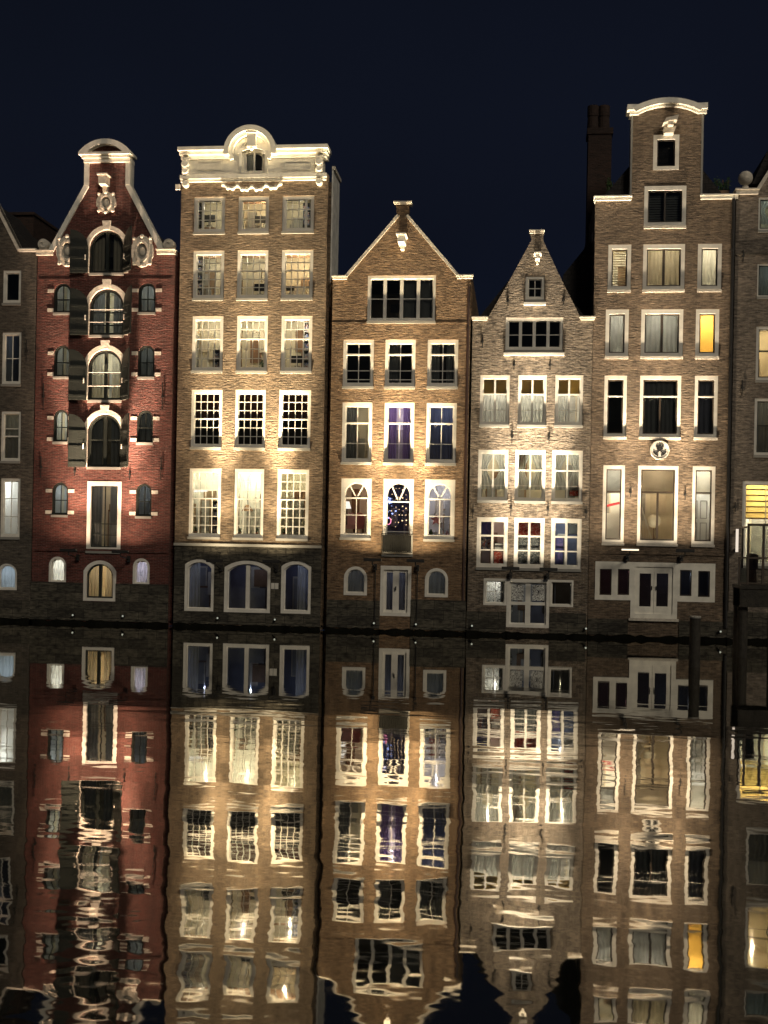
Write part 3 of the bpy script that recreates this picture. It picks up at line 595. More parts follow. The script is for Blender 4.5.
# stone base with voussoirs
zb = P(250, 547)[1]
m = MB(); L0, L1 = P(174, 600)[0], P(320.5, 600)[0]
m.prism([[(L0, 0.137), (L1, 0.137), (L1, zb), (L0, zb)]]+[arch_loop(r[0]-0.01, r[1]+0.01, r[2]-0.01, r[3]+0.01, 0.22) for r in wb]+[arch_loop(wbc[0]-0.01, wbc[1]+0.01, wbc[2]-0.01, wbc[3]+0.01, 0.28)], -0.05, -0.003)
m.build('stone_base', M['stone'], H2)
footing(L0, L1).build('quay_footing', M['wet'], H2)
MB().box(L0-0.02, L1+0.02, -0.14, -0.004, zb+0.004, zb+0.11).build('string_course', M['greypaint'], H2)
def voussoirs(h, r, n, hh, mat):
    x0, x1, z0, z1 = r; cx = (x0+x1)/2
    for i in range(n):
        t0, t1 = i/n*2-1, (i+1)/n*2-1; w = (x1-x0)/2; e = 1.28
        zt = z1+0.02; q = 0.22
        m = MB().prism([(cx+w*t0*0.99+0.01, zt-q*abs(t0)**2*0.9), (cx+w*t1*0.99-0.01, zt-q*abs(t1)**2*0.9), (cx+w*t1*e-0.01, zt+hh), (cx+w*t0*e+0.01, zt+hh)], -0.075, -0.052)
        m.build('voussoir', M[mat], h)
for r, n in ((wb[0], 5), (wbc, 7), (wb[1], 5)): voussoirs(H2, r, n, min(0.42, zb-r[3]-0.05), 'stone')
sx0, sx1, sz0, sz1 = rects([(271.5, 583, 278.7, 589)])[0]
MB().box(sx0, (sx0+sx1)/2-0.01, -0.08, -0.052, sz0, sz1).box((sx0+sx1)/2+0.01, sx1, -0.08, -0.052, sz0, sz1).build('nameplate', M['white'], H2)
# cornice
cl, cr = P(182.2, 160)[0], P(326.3, 160)[0]; z_t = (P(200, 147.5)[1]+P(310, 145)[1])/2-0.08; z_m = z_t-0.42; z_b0, z_b1 = P(254, 181.5)[1], P(254, 175)[1]
ccx, ccz = P(251.5, 154.5); ro = P(251.5, 127.8)[1]-ccz
att = [(cl+0.12, z_b1-0.05), (cr-0.12, z_b1-0.05), (cr-0.12, z_t-0.05)]+[(ccx+(ro-0.1)*math.cos(math.pi*i/20), max(z_t-0.05, ccz+(ro-0.1)*math.sin(math.pi*i/20))) for i in range(21)]+[(cl+0.12, z_t-0.05)]
wat = rects([(245.5, 153, 262.5, 171.5)])[0]; watf = (wat[0]-0.13, wat[1]+0.13, wat[2]-0.1, wat[3]+0.16)
MB().prism([att, arch_loop(*watf, 0.1)], -0.06, 0.5).build('attic_wall', M['cream'], H2)
m = MB()
m.box(cl-0.02, cr+0.02, -0.10, 0.55, z_b0, z_b0+0.10); m.box(cl-0.04, cr+0.04, -0.15, 0.55, z_b0+0.102, z_b1)
for (a, b) in ((cl, ccx-ro+0.22), (ccx+ro-0.22, cr)):
    ea = -0.1 if a == cl else 0; eb = 0.1 if b == cr else 0
    m.box(a+ea*0.2, b+eb*0.2, -0.14, 0.5, z_m, z_m+0.14); m.box(a+ea*0.6, b+eb*0.6, -0.236, 0.496, z_m+0.142, z_m+0.28)
for (a, b) in ((cl, ccx-ro+0.05), (ccx+ro-0.05, cr)):
    ea = -0.1 if a == cl else 0; eb = 0.1 if b == cr else 0
    m.box(a+ea, b+eb, -0.356, 0.546, z_m+0.282, z_t)
m.build('cornice', M['cream'], H2)
m = MB(); m.prism(ring(ccx, ccz, ro, ro-0.2, R(-5), R(185), 28), -0.36, 0.55); m.prism(ring(ccx, ccz, ro-0.202, ro-0.34, R(-18), R(198), 28), -0.24, 0.5); m.prism(ring(ccx, ccz, ro-0.50, ro-0.60, R(0), R(180), 28), -0.12, -0.062)
m.build('cornice_arch', M['cream'], H2)
m = MB(); k1, k2 = P(248.5, 145), P(257.5, 135.5); m.box(k1[0], k2[0], -0.3, -0.06, k1[1]-0.15, k2[1]); m.box(k1[0]-0.05, k2[0]+0.05, -0.34, -0.06, k2[1]+0.002, k2[1]+0.08); m.ball(((k1[0]+k2[0])/2, -0.2, k1[1]-0.2), 0.09); m.build('keystone', M['cream'], H2)
window(H2, watf, 0.12, rise=0.1, mull=(0.5,), mullw=0.06, inside='dark', roommat='darkroom', power=0.5, depth=1.0, sill=False, y_off=-0.02, cur=('left', 'sheer'))
MB().prism([arch_loop(watf[0]-0.1, watf[1]+0.1, watf[2]-0.02, watf[3]+0.12, 0.14), arch_loop(watf[0]+0.01, watf[1]-0.01, watf[2]+0.01, watf[3]-0.02, 0.1)], -0.13, -0.062).build('window_surround', M['cream'], H2)
for (u0, u1) in ((197, 222), (284, 311)):
    x0, x1, z0, z1 = rects([(u0, 161, u1, 171)])[0]; MB().prism([[(x0, z0), (x1, z0), (x1, z1), (x0, z1)], [(x0+0.06, z0+0.06), (x1-0.06, z0+0.06), (x1-0.06, z1-0.06), (x0+0.06, z1-0.06)]], -0.085, -0.062).build('attic_panel', M['cream'], H2)
for (u0, u1) in ((183.5, 190), (316.5, 323.5)):
    x0 = P(u0, 165)[0]; x1 = P(u1, 165)[0]; xc = (x0+x1)/2; m = MB()
    m.box(x0, x1, -0.2, -0.062, z_b1+0.02, z_m-0.01); m.lathe((xc, -0.26, z_b1+0.15), [(0.11, 0), (0.13, 0.03), (0.13, 0.2)], 12, 'y'); m.lathe((xc, -0.30, z_m-0.22), [(0.13, 0), (0.15, 0.03), (0.15, 0.24)], 12, 'y')
    m.box(xc-0.08, xc+0.08, -0.28, -0.2, z_b1+0.25, z_m-0.35); m.lathe((xc, -0.22, z_b0-0.10), [(0.10, 0), (0.13, 0.03), (0.13, 0.215)], 12, 'y')
    m.build('console', M['cream'], H2)
m = MB(); g0, g1 = P(224, 184)[0], P(281, 184)[0]; pts = []
for i in range(49):
    t = i/48; x = g0+(g1-g0)*t; pts.append((x, -0.09, z_b0-0.12-0.14*abs(math.sin(t*math.pi*4))-0.1*(1-abs(2*t-1))))
for a, b in zip(pts[:-1], pts[1:]): m.tube([a, b], 0.055, 6)
for i in range(0, 49, 4): m.ball((pts[i][0], -0.1, pts[i][2]-0.02), 0.085, 8)
m.build('garland', M['cream'], H2, smooth=True)
roof(H2, P(178, 300)[0], P(324, 300)[0], zc-0.15, zc+0.5, depth=1.98)
X1 = P(326, 400)[0]; zs_ = P(335, 278, 2)[1]; zt = P(335, 186.5, 2.5)[1]
MB().box(X1+0.002, X1+0.06, WT+0.05, 1.98, zs_-1.5, zt).build('stucco_flank', M['flank'], H2)
MB().box(X1+0.001, X1+0.12, WT+0.02, 2.04, zt+0.003, zt+0.14).build('flank_cap', M['stonewhite'], H2)
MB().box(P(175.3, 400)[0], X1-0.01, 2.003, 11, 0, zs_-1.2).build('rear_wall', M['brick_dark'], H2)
x, z = P(178, 187.5); MB().box(x-0.08, x+0.1, -0.1, -0.003, z-0.1, z+0.1).build('corner_block', M['stonewhite'], H2)
downpipe(H2, 325.5, 190)
# ------------------------------------------------------------------ HOUSE 3: orange-brown gable
xl, xr = P(330, 430)[0], P(468.3, 430)[0]
zl = (P(340, 276.5)[1]+P(465, 276)[1])/2
att = rects([(367.5, 275.5, 435.6, 321)])[0]
v1 = rects([(343, 339.6, 373.7, 386.5), (385, 339.6, 415.4, 386.5), (427.3, 339.6, 458, 386.5)])
v2 = rects([(342, 402.7, 372, 462.5), (384, 402.7, 414, 462.5), (426, 402.7, 456.3, 463)])
v3 = rects([(340.8, 478.4, 371.3, 537.8), (424.3, 479.6, 454.8, 539)]); v3c = rects([(382.8, 478.8, 413.3, 554)])[0]
v3c = (v3c[0], v3c[1], v3c[2], v3[0][3])
vb = rects([(344, 566.5, 367, 595.5), (425, 568, 448, 596.7)]); vd = rects([(380.3, 566, 411, 616)])[0]
pk0, pk1 = P(397.5, 216), P(407.5, 216); e0, e1 = P(346.5, 276)[0], P(457.5, 276)[0]; zk = pk0[1]; zk2 = P(402, 204)[1]
f0, f1 = P(396.5, 208)[0], P(409, 208)[0]; zf = P(402, 212)[1]
out = [(xl, 0), (xr, 0), (xr, zl), (e1, zl), (pk1[0], zk), (f1, zf), (f1, zk2), (f0, zk2), (f0, zf), (pk0[0], zk), (e0, zl), (xl, zl)]
holes = [loop(att)]+[loop(r) for r in v1+v2+v3+[v3c, vd]]+[loop(r, hw(r)) for r in vb]
H3 = house('canal_house', 'orange brown brick house with plain pointed gable and fanlight windows', out, holes, 'brick_orange', P(327.2, 400)[0], P(470, 400)[0], zl)
window(H3, att, 0.1, mull=(0.235, 0.5, 0.765), mullw=0.13, rows=(0.5,), inside='lit', power=0.35, cur=('right', 'greycurtain'))
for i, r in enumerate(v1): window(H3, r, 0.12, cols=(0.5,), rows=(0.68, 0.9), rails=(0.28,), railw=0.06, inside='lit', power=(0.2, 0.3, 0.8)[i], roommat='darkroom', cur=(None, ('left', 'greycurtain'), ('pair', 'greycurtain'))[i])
for i, r in enumerate(v2): window(H3, r, 0.12, cols=(0.5,), rows=(0.7,), rails=(0.32,), railw=0.06, inside='lit', power=(3, 6, 5)[i], lcol=((1, 0.9, 0.75), (0.85, 0.65, 1), (0.65, 0.7, 1))[i], roommat=('roomcream', 'roomwhite', 'roomblue')[i], cur=(('left', 'greycurtain'), ('pair', 'purplecurtain'), ('full', 'bluecurtain'))[i], sillproj=0.16, sillmat='greypaint')
for i, r in enumerate(v3): window(H3, r, 0.14, rise=hw(r), outer='rect', cols=((0.5, 0, 0.68),), rails=(0.30,), railw=0.05, rows=(0.63,), fan=0.30, inside='lit', roommat=('roomcream', 'roomwhite')[i], power=(2.5, 6)[i], lcol=((1, 0.7, 0.6), (0.9, 0.85, 1))[i], sillproj=0.16, sillmat='greypaint')
window(H3, v3c, 0.13, rise=hw(v3c), outer='rect', rails=(0.28,), railw=0.05, rows=(0.72,), fan=0.28, inside='lit', roommat='roomblue', power=1.2, lcol=(0.7, 0.6, 1), name='balcony_window')
bx0, bx1, bz0, bz1 = rects([(382, 534, 412.5, 553)])[0]; m = MB()
m.tube([(bx0, -0.22, bz1), (bx1, -0.22, bz1)], 0.02, 6).tube([(bx0, -0.22, bz0+0.03), (bx1, -0.22, bz0+0.03)], 0.018, 6)
for i in range(15): x = bx0+(bx1-bx0)*i/14; m.tube([(x, -0.22, bz0+0.03), (x, -0.22, bz1)], 0.011, 5)
for x in (bx0, bx1): m.tube([(x, -0.22, bz1), (x, 0.0, bz1)], 0.018, 6)
m.build('balcony_railing', M['railiron'], H3)
MB().box(bx0+0.03, bx1-0.03, -0.205, -0.195, bz0+0.05, bz1-0.04).build('railing_screen', M['railiron'], H3)
for i, r in enumerate(vb): window(H3, r, 0.10, rise=hw(r), inside='lit', roommat='roomcream', power=1.4, lcol=(0.8, 0.85, 1), cur=('full', 'greycurtain'), sill=False, proud=0.06)
dw = window(H3, vd, 0.13, name='door', mull=(0.5,), mullw=0.24, inside='lit', roommat='roomcream', power=1.3, lcol=(0.8, 0.85, 1), cur=('full', 'bluecurtain'), sill=False, proud=0.05, sw=0.1)
MB().box((vd[0]+vd[1])/2-0.02, (vd[0]+vd[1])/2+0.02, -0.05, 0.05, vd[2]+1.0, vd[2]+1.14).build('handle', M['black'], dw)
coping(H3, [(e0-0.1, zl), (pk0[0]-0.02, zk+0.05)], 0.11, 0.05, 'stonewhite'); coping(H3, [(e1+0.1, zl), (pk1[0]+0.02, zk+0.05)], 0.11, 0.05, 'stonewhite')
ledge(H3, (P(333.5, 277)[0], zl+0.02), (e0, zl+0.02), 0.14, 0.1, 'stonewhite'); ledge(H3, (e1, zl+0.02), (P(472, 277)[0], zl+0.02), 0.14, 0.1, 'stonewhite')
ledge(H3, (f0-0.06, zk2+0.08), (f1+0.06, zk2+0.08), 0.1, 0.08, 'stonewhite')
hoist(H3, 403, 238, 251, 0.26, 0.75)
MB().box(P(332, 322)[0], P(470, 322)[0], -0.012, -0.003, P(402, 324.3)[1], P(402, 322.2)[1]).build('string_course', M['brick_orange'], H3)
plinth(H3, P(327, 600)[0], vd[0]-0.01, P(350, 600)[1]); m = MB(); m.box(vd[1]+0.01, P(466, 600)[0], -0.05, -0.003, 0.137, P(440, 600)[1]).build('plinth', M['stone'], H3)
footing(vd[0]-0.01, P(467, 600)[0]).build('quay_footing', M['wet'], H3)
roof(H3, P(331, 300)[0], P(469, 300)[0], zl-0.2, zk-0.3)
downpipe(H3, 468.8, 286, y=0.02)
# ------------------------------------------------------------------ HOUSE 4: smaller grey-brown gable
xl, xr = P(470.2, 450)[0], P(590.5, 450)[0]
zl = (P(480, 317)[1]+P(588, 318)[1])/2
u0_ = rects([(525.5, 276, 544.5, 299.7)])[0]; ua = rects([(505.6, 317.6, 563, 350)])[0]
u1 = rects([(480, 375, 509.6, 425), (518, 375.3, 546.5, 425), (555, 375.5, 583, 425)])
u2 = rects([(478, 450, 508, 500.3), (515, 450, 545.4, 501), (552, 450.4, 582.5, 501.6)])
u3 = rects([(476.7, 518, 507.7, 567.7), (514, 517.4, 544.3, 568), (551, 518.3, 581.4, 569)])
ub = rects([(483.6, 579, 506.2, 605.4), (549.8, 579.6, 573.3, 606.5)]); ud = rects([(506.6, 579, 549.2, 627.5)])[0]; ud = (ud[0], ud[1], ud[2], ub[0][3])
k0, k1 = P(531.5, 240), P(543, 240); zk2 = P(537, 233)[1]; g0, g1 = P(488, 316)[0], P(580.5, 316)[0]
zmid = (k0[1]+zl)/2
out = [(xl, 0), (xr, 0), (xr, zl), (g1, zl), ((g1+k1[0])/2-0.02, zmid-0.01), (k1[0], k1[1]), (k1[0]+0.03, zk2), (k0[0]-0.03, zk2), (k0[0], k1[1]), ((g0+k0[0])/2+0.02, zmid-0.01), (g0, zl), (xl, zl)]
holes = [loop(r) for r in [u0_, ua]+u1+u2+u3+[ub[0], ub[1], ud]]
# openings below are joined: door between two windows share frames, so leave slim brick piers of 1 cm
ub[0] = (ub[0][0], ud[0]-0.012, ub[0][2], ub[0][3]); ub[1] = (ud[1]+0.012, ub[1][1], ub[1][2], ub[1][3])
holes = [loop(r) for r in [u0_, ua]+u1+u2+u3+[ub[0], ub[1], ud]]
H4 = house('canal_house', 'narrow weathered grey brown brick house with small pointed gable', out, holes, 'brick_old', P(470.9, 450)[0], P(590.4, 450)[0], zl)
window(H4, u0_, 0.1, cols=(0.5,), rows=(0.5,)); window(H4, ua, 0.1, mull=(0.235, 0.5, 0.765), mullw=0.12, rows=(0.52,), cur=None)
for i, r in enumerate(u1):
    window(H4, r, 0.1, mull=(0.5,), mullw=0.07, rows=(0.72,), rails=(0.36,), railw=0.05, inside='lit', power=(10, 9, 9)[i], lcol=(1, 0.9, 0.74), roommat='roomwhite', cur=('full', 'sheer') if i != 2 else ('left', 'sheer'), sillproj=0.16, sillmat='greypaint')
    x0, x1, z0, z1 = r; MB().box(x0+0.11, x1-0.11, 0.23, 0.235, z1-0.72, z1-0.1).build('blind', M['ochreblind'], H4)
for i, r in enumerate(u2): window(H4, r, 0.1, mull=(0.5,), mullw=0.06, rows=(0.72,), rails=(0.38,), railw=0.05, inside='lit', power=(4, 3.5, 3.5)[i], lcol=(1, 0.92, 0.74), cur=('tied', 'sheer'), sillproj=0.2, sillmat='greypaint')
for i, r in enumerate(u3): window(H4, r, 0.12, mull=(0.5,), mullw=0.09, rows=(0.67,), rails=(0.34,), railw=0.07, barw=0.05, inside='lit', roommat=('roomcream', 'roomcream', 'roomblue')[i], power=(0.9, 2.2, 2.4)[i], lcol=((1, 0.7, 0.75), (0.95, 0.9, 1), (0.8, 0.88, 1))[i], depth=1.3)
window(H4, ub[0], 0.08, cols=(0.5,), rows=(0.5,), inside='lit', roommat='scribble', power=1.2, depth=0.6, sill=False, lcol=(1, 0.95, 0.85), proud=0.05)
window(H4, ub[1], 0.07, inside='lit', roommat='darkroom', power=0.6, sill=False, proud=0.05)
dw = window(H4, ud, 0.11, name='door', mull=(0.5,), mullw=0.2, rails=(0.5,), railw=0.12, inside='lit', roommat='roomblue', power=1.0, lcol=(0.8, 0.85, 1), sill=False, proud=0.045, sw=0.06)
dx = (ud[1]-ud[0]); 
for (a, b) in ((ud[0]+0.18, ud[0]+dx/2-0.16), (ud[0]+dx/2+0.16, ud[1]-0.18)):
    MB().box(a, b, 0.112, 0.116, ud[2]+(ud[3]-ud[2])*0.56, ud[3]-0.2).build('door_sticker', M['scribble'], dw)
ledge(H4, (P(473, 317)[0], zl+0.02), (P(487, 317)[0], zl+0.02), 0.13, 0.1, 'stonewhite'); ledge(H4, (P(581, 318)[0], zl+0.02), (P(594, 318)[0], zl+0.02), 0.13, 0.1, 'stonewhite')
ledge(H4, (P(530.5, 230)[0], zk2+0.1), (P(543.5, 230)[0], zk2+0.1), 0.12, 0.08, 'stonewhite')
hoist(H4, 537.5, 255, 265, 0.16, 0.5, 'stonewhite')
for r in (u0_, ua): MB().box(r[0]-0.06, r[1]+0.06, -0.11, -0.003, r[2]-0.22, r[2]-0.115).build('window_sill', M['white'], H4)
anchors(H4, [(482.5, 335, 348), (508, 296, 306), (563.5, 296, 305), (514, 360, 370), (550, 360, 370), (473, 504, 518), (511, 500, 516), (548, 502, 516), (586, 506, 518), (512, 430, 444), (549, 432, 444)])
plinth(H4, P(466.7, 600)[0], ud[0]-0.02, P(500, 612)[1], proj=0.03, mat='stone'); MB().box(ud[1]+0.02, P(586.5, 600)[0], -0.03, -0.003, 0.137, P(560, 613)[1]).build('plinth', M['stone'], H4)
footing(ud[0]-0.02, P(587, 600)[0]).build('quay_footing', M['wet'], H4)
roof(H4, P(472, 330)[0], P(592, 330)[0], zl-0.2, k0[1]-0.3)
# ------------------------------------------------------------------ HOUSE 5: tall brown neck gable with plaque
xl, xr = P(591, 450)[0], P(730, 450)[0]
zl = (P(614, 197)[1]+P(718, 195.5)[1])/2
t0 = rects([(653.3, 135, 679, 170)])[0]; t00 = rects([(644.2, 186, 686, 226)])[0]
t1 = rects([(608, 245, 631, 290), (643, 244.5, 684.7, 290), (697.6, 243, 721.6, 289)])
t2 = rects([(605.5, 309.5, 628.5, 356.5), (641, 309.5, 683, 356.5), (695.6, 309, 719, 356.5)])
t3 = rects([(604, 375.6, 626.7, 437), (639.6, 375.6, 681, 437), (694.3, 375.6, 717.7, 437.5)])
t4 = rects([(602.7, 465.3, 624.5, 543), (637.5, 466, 678, 544), (692, 466, 715, 544)])
bf = rects([(595, 562.5, 715, 601)])[0]; bd = rects([(630.6, 564, 677.3, 618.4)])[0]
n0, n1 = P(631, 150)[0], P(702.5, 150)[0]; zn = P(630, 112)[1]; nc = (n0+n1)/2; zp = P(667, 99.8)[1]
arcn = []
wn = (n1-n0)/2-0.12; rs_ = zp-zn-0.1
rr = (wn*wn+rs_*rs_)/(2*rs_); a0 = math.asin(wn/rr)
for i in range(17): a = a0-2*a0*i/16; arcn.append((nc+rr*math.sin(a), zp-0.1-rr+rr*math.cos(a)))
out = [(xl, 0), (xr, 0), (xr, zl), (n1, zl), (n1, zn)]+arcn+[(n0, zn), (n0, zl), (xl, zl)]
bh = [(bf[0], bf[2]), (bd[0], bf[2]), (bd[0], bd[2]), (bd[1], bd[2]), (bd[1], bf[2]), (bf[1], bf[2]), (bf[1], bf[3]), (bf[0], bf[3])]
holes = [loop(r) for r in [t0, t00]+t1+t2+t3+t4]+[bh]
H5 = house('canal_house', 'tallest brown brick house with curved neck gable and round white plaque', out, holes, 'brick_brown', P(590.7, 450)[0], P(731.2, 450)[0], zl)
bs = dict(sash='brownsash', sw=0.05, sillmat='stonewhite')
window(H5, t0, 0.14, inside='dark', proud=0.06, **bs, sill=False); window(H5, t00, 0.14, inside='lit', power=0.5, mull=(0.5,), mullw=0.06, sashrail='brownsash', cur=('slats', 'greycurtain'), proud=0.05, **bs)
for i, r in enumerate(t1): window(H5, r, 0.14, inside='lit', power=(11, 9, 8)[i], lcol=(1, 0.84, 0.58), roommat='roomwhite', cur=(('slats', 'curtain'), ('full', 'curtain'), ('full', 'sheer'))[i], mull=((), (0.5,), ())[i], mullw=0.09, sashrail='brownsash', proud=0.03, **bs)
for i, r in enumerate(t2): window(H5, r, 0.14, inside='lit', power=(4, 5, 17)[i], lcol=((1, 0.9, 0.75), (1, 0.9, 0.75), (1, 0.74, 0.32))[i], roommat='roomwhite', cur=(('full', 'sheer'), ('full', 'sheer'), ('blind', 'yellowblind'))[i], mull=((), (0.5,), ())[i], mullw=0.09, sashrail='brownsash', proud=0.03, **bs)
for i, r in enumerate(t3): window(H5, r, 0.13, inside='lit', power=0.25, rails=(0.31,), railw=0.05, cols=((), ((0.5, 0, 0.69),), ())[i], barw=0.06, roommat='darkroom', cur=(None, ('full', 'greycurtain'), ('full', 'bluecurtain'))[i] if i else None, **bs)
for i, r in enumerate(t4): window(H5, r, 0.12, inside='lit', power=(20, 7, 14)[i], lcol=((1, 0.84, 0.62), (1, 0.80, 0.58), (1, 0.95, 0.86))[i], rails=(0.32,), railw=0.06, sashrail='brownsash', mull=((), ((0.5, 0, 0.68),), ())[i], mullw=0.08, roommat=('roomwhite', 'roomcream', 'roomwhite')[i], cur=(('top', 'greycurtain'), ('top', 'curtain'), ('top', 'curtain'))[i], sillproj=0.1, depth=1.6, **bs)
# basement timber front: windows and doors in one frame
panes = [rects([b])[0] for b in ((599.6, 569, 611.5, 595), (617.7, 569, 629.2, 595), (679.8, 570, 691.5, 596), (698, 571, 709.8, 597))]
dp = [rects([b])[0] for b in ((639.5, 573.5, 651, 606.5), (656.5, 573.5, 668.2, 606.5))]
bhx = [(p[0], p[1]) for p in bh]
w = MB().prism([bhx]+[loop(p) for p in panes]+[loop((bd[0]+0.17, bd[1]-0.17, bd[2]+0.17, bf[3]-0.17))], -0.03, 0.12).build('basement_front', M['cream'], H5, origin=((bf[0]+bf[1])/2, 0, bf[2]))
for p in panes: MB().prism([loop((p[0]-0.003, p[1]+0.003, p[2]-0.003, p[3]+0.003)), loop((p[0]+0.04, p[1]-0.04, p[2]+0.04, p[3]-0.04))], 0.02, 0.10).build('sash', M['brownsash'], w)
for p in panes+dp: MB().add([(p[0], 0.075, p[2]), (p[1], 0.075, p[2]), (p[1], 0.075, p[3]), (p[0], 0.075, p[3])], [(0, 1, 2, 3)]).build('pane', M['glass'], w, rec=False)
q = (bd[0]+0.165, bd[1]-0.165, bd[2]+0.165, bf[3]-0.165); qm = (q[0]+q[1])/2
for (a, b, p) in ((q[0], qm-0.006, dp[0]), (qm+0.006, q[1], dp[1])):
    d_ = MB().prism([loop((a, b, q[2], q[3])), loop(p)], 0.02, 0.1).build('door', M['cream'], w)
    MB().box(qm-0.1 if b < qm else qm+0.07, qm-0.07 if b < qm else qm+0.1, -0.03, 0.018, q[2]+0.9, q[2]+1.05).build('handle', M['black'], w)
MB().box(bd[0]-0.06, bd[1]+0.06, -0.12, 0.03, bd[2]-0.1, bd[2]-0.004).build('door_sill', M['stonewhite'], H5)
room(w, bf[0], bf[1], bd[2], bf[3], M['darkroom'], mx=0.05)
light('POINT', (bf[0]+0.9, WT+0.7, bf[3]-0.4), 1.2, (1, 0.4, 0.5), w, shadow_soft_size=0.0); light('POINT', (bf[1]-1.2, WT+0.9, bf[3]-0.5), 1.5, (0.6, 0.7, 1), w, shadow_soft_size=0.0)
ledge(H5, (P(595.3, 197)[0], zl+0.02), (n0+0.02, zl+0.02), 0.17, 0.12, 'cream'); ledge(H5, (n1-0.02, zl+0.02), (P(737, 196)[0], zl+0.02), 0.17, 0.12, 'cream')
# curved top cornice
m = MB()
def seg(w, zt, rise, n=18):
    rr = (w*w+rise*rise)/(2*rise); a0 = math.asin(min(1, w/rr)); return [(nc+rr*math.sin(-a0+2*a0*i/n), zt-rr+rr*math.cos(-a0+2*a0*i/n)) for i in range(n+1)]
m.prism(seg(wn+0.12, zp, rs_+0.02)+seg(wn-0.02, zp-0.2, rs_-0.02)[::-1], -0.26, 0.5); m.prism(seg(wn-0.0, zp-0.202, rs_-0.03)+seg(wn-0.08, zp-0.28, rs_-0.04)[::-1], -0.14, 0.42)
e0_, e1_ = P(627, 110)[0], P(707, 108)[0]
for (a, b) in ((e0_, n0+0.28), (n1-0.28, e1_)): m.box(a, b, -0.256, 0.496, zn-0.0, zn+0.2); m.box(a+0.1, b-0.02, -0.136, 0.416, zn-0.14, zn-0.002)
m.build('cornice', M['cream'], H5)
for x in (n0-0.02, n1-0.05): MB().box(x, x+0.07, -0.05, 0.39, zl+0.03, zn-0.15).build('neck_edge', M['greypaint'], H5)
m = MB(); x, z = P(669, 129); m.box(x-0.1, x+0.1, -0.6, 0, z-0.05, z+0.12); m.prism([(x-0.28, z+0.02), (x-0.18, z+0.2), (x+0.28, z+0.3), (x+0.22, z+0.12), (x-0.05, z+0.10)], -0.65, -0.2); m.prism([(x-0.2, z-0.26), (x+0.14, z-0.26), (x+0.22, z-0.03), (x-0.22, z-0.03)], -0.35, -0.002); m.build('hoist_beam', M['stonewhite'], H5)
# plaque
x, z = P(659.5, 450.3); m = MB(); m.lathe((x, -0.08, z), [(0.33, 0), (0.36, 0.02), (0.36, 0.078)], 32, 'y'); pl = m.build('plaque', M['white'], H5)
m = MB(); m.prism(ring(x, z, 0.36, 0.315, 0, 2*math.pi-0.001, 32), -0.10, -0.081); m.build('plaque_rim', M['stonewhite'], pl)
m = MB(); yy = (-0.10, -0.0815)
m.bar((x-0.19, z-0.15), (x+0.11, z+0.08), 0.05, *yy); m.bar((x+0.19, z-0.15), (x-0.11, z+0.08), 0.05, yy[0]-0.003, yy[1]+0.001)
for (a, b) in ((198, 258), (282, 342)): m.prism(ring(x, z+0.03, 0.265, 0.205, R(a), R(b), 10), yy[0]-0.006, yy[1]+0.0012)
m.prism([(x-0.13, z+0.22), (x-0.15, z+0.12), (x-0.05, z+0.07), (x+0.05, z+0.07), (x+0.15, z+0.12), (x+0.13, z+0.22), (x+0.06, z+0.17), (x, z+0.235), (x-0.06, z+0.17)], yy[0]-0.009, yy[1]+0.0014)
m.build('emblem', M['black'], pl)
anchors(H5, [(630.5, 487, 497), (685, 489, 500)])
MB().box(P(590.5, 553)[0], P(727, 553)[0], -0.05, -0.003, P(655, 554.6)[1], P(655, 553)[1]).build('string_course', M['brick_brown'], H5)
MB().box(P(588, 610)[0], bd[0]-0.08, -0.04, -0.003, 0.137, P(650, 620)[1]).build('plinth', M['stone'], H5); MB().box(bd[1]+0.08, P(727, 610)[0], -0.04, -0.003, 0.137, P(650, 620)[1]).build('plinth', M['stone'], H5)
footing(P(587.3, 610)[0], P(727, 610)[0]).build('quay_footing', M['wet'], H5)
roof(H5, P(594, 300)[0], P(730, 300)[0], zl-0.2, P(667, 120)[1], nc)
downpipe(H5, 733.5, 196, y=-0.06, r=0.065, mat='iron')
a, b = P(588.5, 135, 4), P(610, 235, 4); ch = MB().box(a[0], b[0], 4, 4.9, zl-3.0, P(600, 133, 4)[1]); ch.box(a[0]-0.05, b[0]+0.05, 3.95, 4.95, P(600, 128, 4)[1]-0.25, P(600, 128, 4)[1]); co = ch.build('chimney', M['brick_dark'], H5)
for u in (593.5, 604.5):
    x, z = P(u, 128, 4); MB().lathe((x, 4.45, z-0.0), [(0.25, 0.002), (0.22, 0.6), (0.24, 0.62), (0.24, 1.05)], 14).build('chimney_pot', M['brick_dark'], co)
# dark rear wing seen in the gap beside it
pa, pb, pc, pd = P(563, 275, 1.4), P(593, 238, 1.4), P(598, 238, 1.4), P(598, 330, 1.4)
MB().prism([(pa[0], pd[1]), (pd[0], pd[1]), pc, pb, pa], 1.4, 8).build('rear_wing', M['roof'], H5)
MB().box(pb[0]-0.05, P(594.3, 238, 1.0)[0], 1.1, 1.398, pb[1]-0.2, pb[1]+0.15).build('wing_cap', M['stonewhite'], H5)
